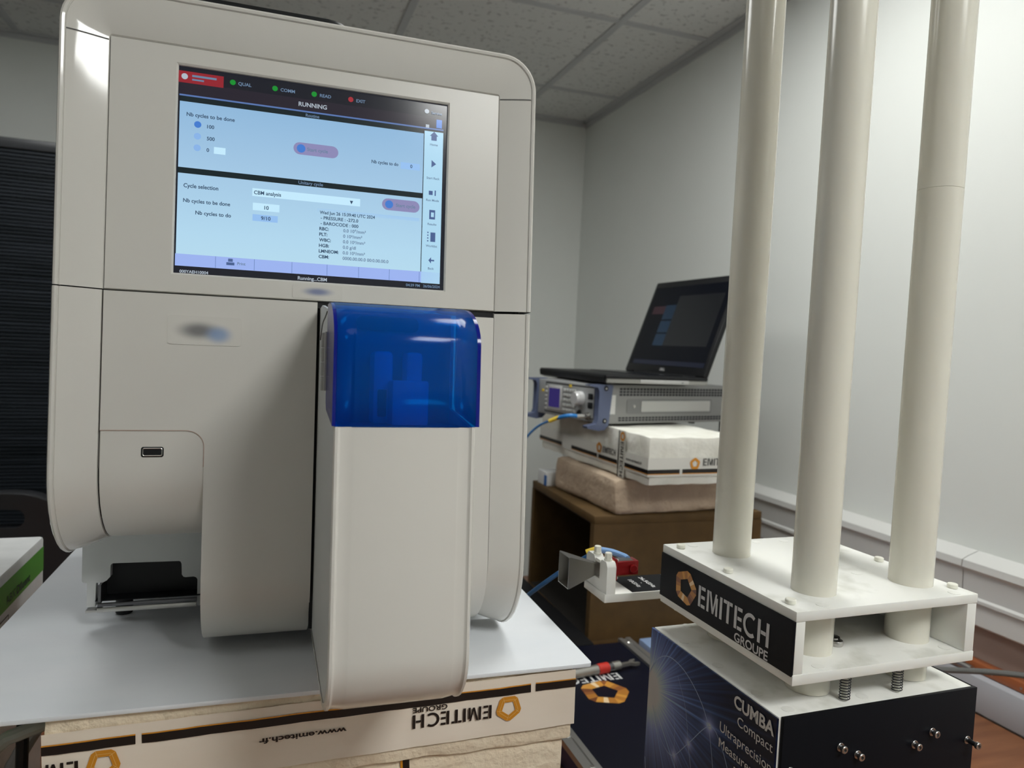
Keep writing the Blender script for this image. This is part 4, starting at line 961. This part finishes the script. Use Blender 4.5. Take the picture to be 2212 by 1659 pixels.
for m_, y0, y1, z0, z1 in ((emis('lap_win', (.008, .009, .011), 1), .03, .215, .075, .215), (emis('lap_tile', (.004, .018, .04), 1), .215, .262, .075, .108), (emis('lap_tile2', (.004, .018, .04), 1), .215, .262, .112, .145), (emis('lap_tile3', (.004, .016, .035), 1), .215, .262, .149, .190), (emis('lap_red', (.022, .007, .012), 1), .262, .318, .165, .188), (emis('lap_bar', (.004, .006, .018), 1), .012, .323, .022, .034)):
    mb.use(m_).poly([v(y0, z0, -.0047), v(y1, z0, -.0047), v(y1, z1, -.0047), v(y0, z1, -.0047)])
mb.build('display', t)
mb = MB(mat('laptop_mark', (.45, .45, .45), .3)); o1 = v(.185, .0075, -.0046); text(mb, 'DELL', o1, (0,-1,0), (LM.to_3x3() @ Vector((0,0,1))), .022, .0070, .03); mb.build('lettering', t)
MB(BLACK).cyl((hx, .03, .018), .007, .27, (0,1,0), 20).build('hinge', t)

# small white-blue roll box at far left of crate
t = thing('label_roll', 'small white box with a blue edge on the wooden crate behind the beige foam', 'box', org=(0,0,0), base=(.705, 1.71, -.353))
MB(CARTON).box(.690, .745, 1.685, 1.745, -.353, -.318, .002).build('box', t)
MB(mat('blue_print', (.01, .12, .42), .5)).box(.6895, .6905, 1.684, 1.70, -.352, -.326).build('blue_edge', t)

# ================================================================== cables
def cable(pts, r, m, name, label, cat='cable'):
    return solo(MB(m).tube(pts, r), name, label, cat, pts[0])
gm4 = Matrix.Translation((.7095, 1.440, -.1700)) @ rz(12).to_4x4()
c0 = gm4 @ Vector((-.018, .040, .0185))
t = thing('coaxial_cable', 'blue coaxial cable running from the signal generator behind the analyser to the horn adapter', 'cable', base=(.55, 1.3, -.35))
P1 = [tuple(c0 + Vector((-.030, 0, 0))), (.638, 1.50, -.158), (.600, 1.54, -.185), (.566, 1.55, -.235), (.535, 1.52, -.32), (.47, 1.42, -.50), (.36, 1.15, -.52), (.300, .95, -.42), (.318, .86, -.335), (.350, .80, -.275), (.372, .775, -.250), (.385, .765, -.2385)]
MB(CBLUE).tube(P1, .0028).build('cable_jacket', t)
mb = MB(mat('blue_sleeve', (.03, .22, .60), .35)); mb.tube([tuple(c0 + Vector((-.012, 0, 0))), tuple(c0 + Vector((-.034, 0, .001))), (.638, 1.50, -.158)], .0044); mb.build('sleeve', t, label='bright blue sleeve at the generator end')
MB(YEL).tube([(.639, 1.502, -.157), (.622, 1.519, -.168)], .0046, sub=0).build('marker_band', t, label='yellow band')
mb = MB(STEEL); mb.tube([tuple(c0 + Vector((.004, 0, 0))), tuple(c0 + Vector((-.014, 0, 0)))], .0048, sub=0); mb.build('plug', t)
mb = MB(YEL); mb.tube([(.371, .770, -.2420), (.383, .766, -.2375), (.3865, .763, -.2375)], .0036); mb.build('marker_band', t, label='yellow band at the horn end')
mb = MB(SBLUE); mb.tube([(.3865, .763, -.2375), (.398, .755, -.2385), (.407, .742, -.2405), (.4075, .735, -.2410)], .0036); mb.build('sleeve', t, label='light blue sleeve at the horn end')
cable([(1.150, 1.62, -.100), (1.158, 1.63, -.120), (1.160, 1.63, -.20), (1.150, 1.62, -.30), (1.140, 1.60, -.40), (1.150, 1.62, -.50), (1.17, 1.60, -.636)], .0045, BLACK, 'power_cable', 'thick black cable hanging from the rear of the signal generator by the right wall')
cable([(1.150, 1.645, -.29), (1.155, 1.63, -.36), (1.170, 1.60, -.42), (1.190, 1.56, -.50), (1.20, 1.50, -.636)], .0035, BLACKG, 'thin_cable', 'thin black cable running down beside the trunking behind the crate')
cable([(.900, .900, -.500), (.945, .855, -.478), (1.000, .820, -.473), (1.10, .78, -.472), (1.22, .70, -.470)], .0045, mat('dark_grey_cable', (.10, .10, .095), .5), 'grey_cable', 'grey cable stretched from behind the stand to the right edge')
t = thing('cable_connector', 'metal plug of the grey cable beside the bench upstand', 'connector', base=(1.262, .99, -.565))
mb = MB(STEEL); mb.tube([(1.276, 1.03, -.566), (1.276, .965, -.567)], .0070, sub=0); mb.use(BLACK).tube([(1.276, 1.09, -.566), (1.276, 1.03, -.566)], .0070, sub=0); mb.build('plug', t)
cable([(.78, .66, -.600), (.86, .62, -.632), (.93, .585, -.6345), (1.0, .545, -.6345), (1.10, .47, -.6345)], .0052, BLACKG, 'bench_cable', 'thick glossy black cable lying on the bench right of the stand')
cable([(.72, .64, -.55), (.77, .61, -.575), (.83, .565, -.60), (.865, .52, -.628), (.87, .45, -.636)], .0030, BLACK, 'loop_cable', 'thin black cable curving over the thicker one right of the stand')
cable([(-.262, .66, -.440), (-.235, .69, -.392), (-.2067, .72, -.368), (-.1929, .72, -.3607), (-.1775, .725, -.3575), (-.166, .740, -.3590)], .0062, mat('grey_tube', (.34, .34, .32), .25), 'plastic_tube', 'shiny grey plastic tube emerging left of the foam stack', 'tube')
cable([(-.262, .86, -.520), (-.240, .93, -.475), (-.215, .95, -.440), (-.193, .97, -.400), (-.175, .98, -.355), (-.170, .99, -.325)], .008, mat('pale_tube', (.26, .25, .24), .4), 'pale_tube', 'pale grey hose behind the shiny tube, left of the foam stack', 'tube')
cable([(-.2105, .805, -.315), (-.2112, .805, -.36), (-.2130, .805, -.45), (-.2150, .805, -.636)], .0055, BLACK, 'black_lead', 'black lead hanging vertically left of the foam stack')
cable([(-.166, .80, -.33), (-.178, .80, -.42), (-.195, .80, -.48), (-.24, .80, -.636)], .0045, mat('navy_cable', (.01, .03, .12), .4), 'blue_lead', 'dark blue lead hanging beside the foam stack corner')
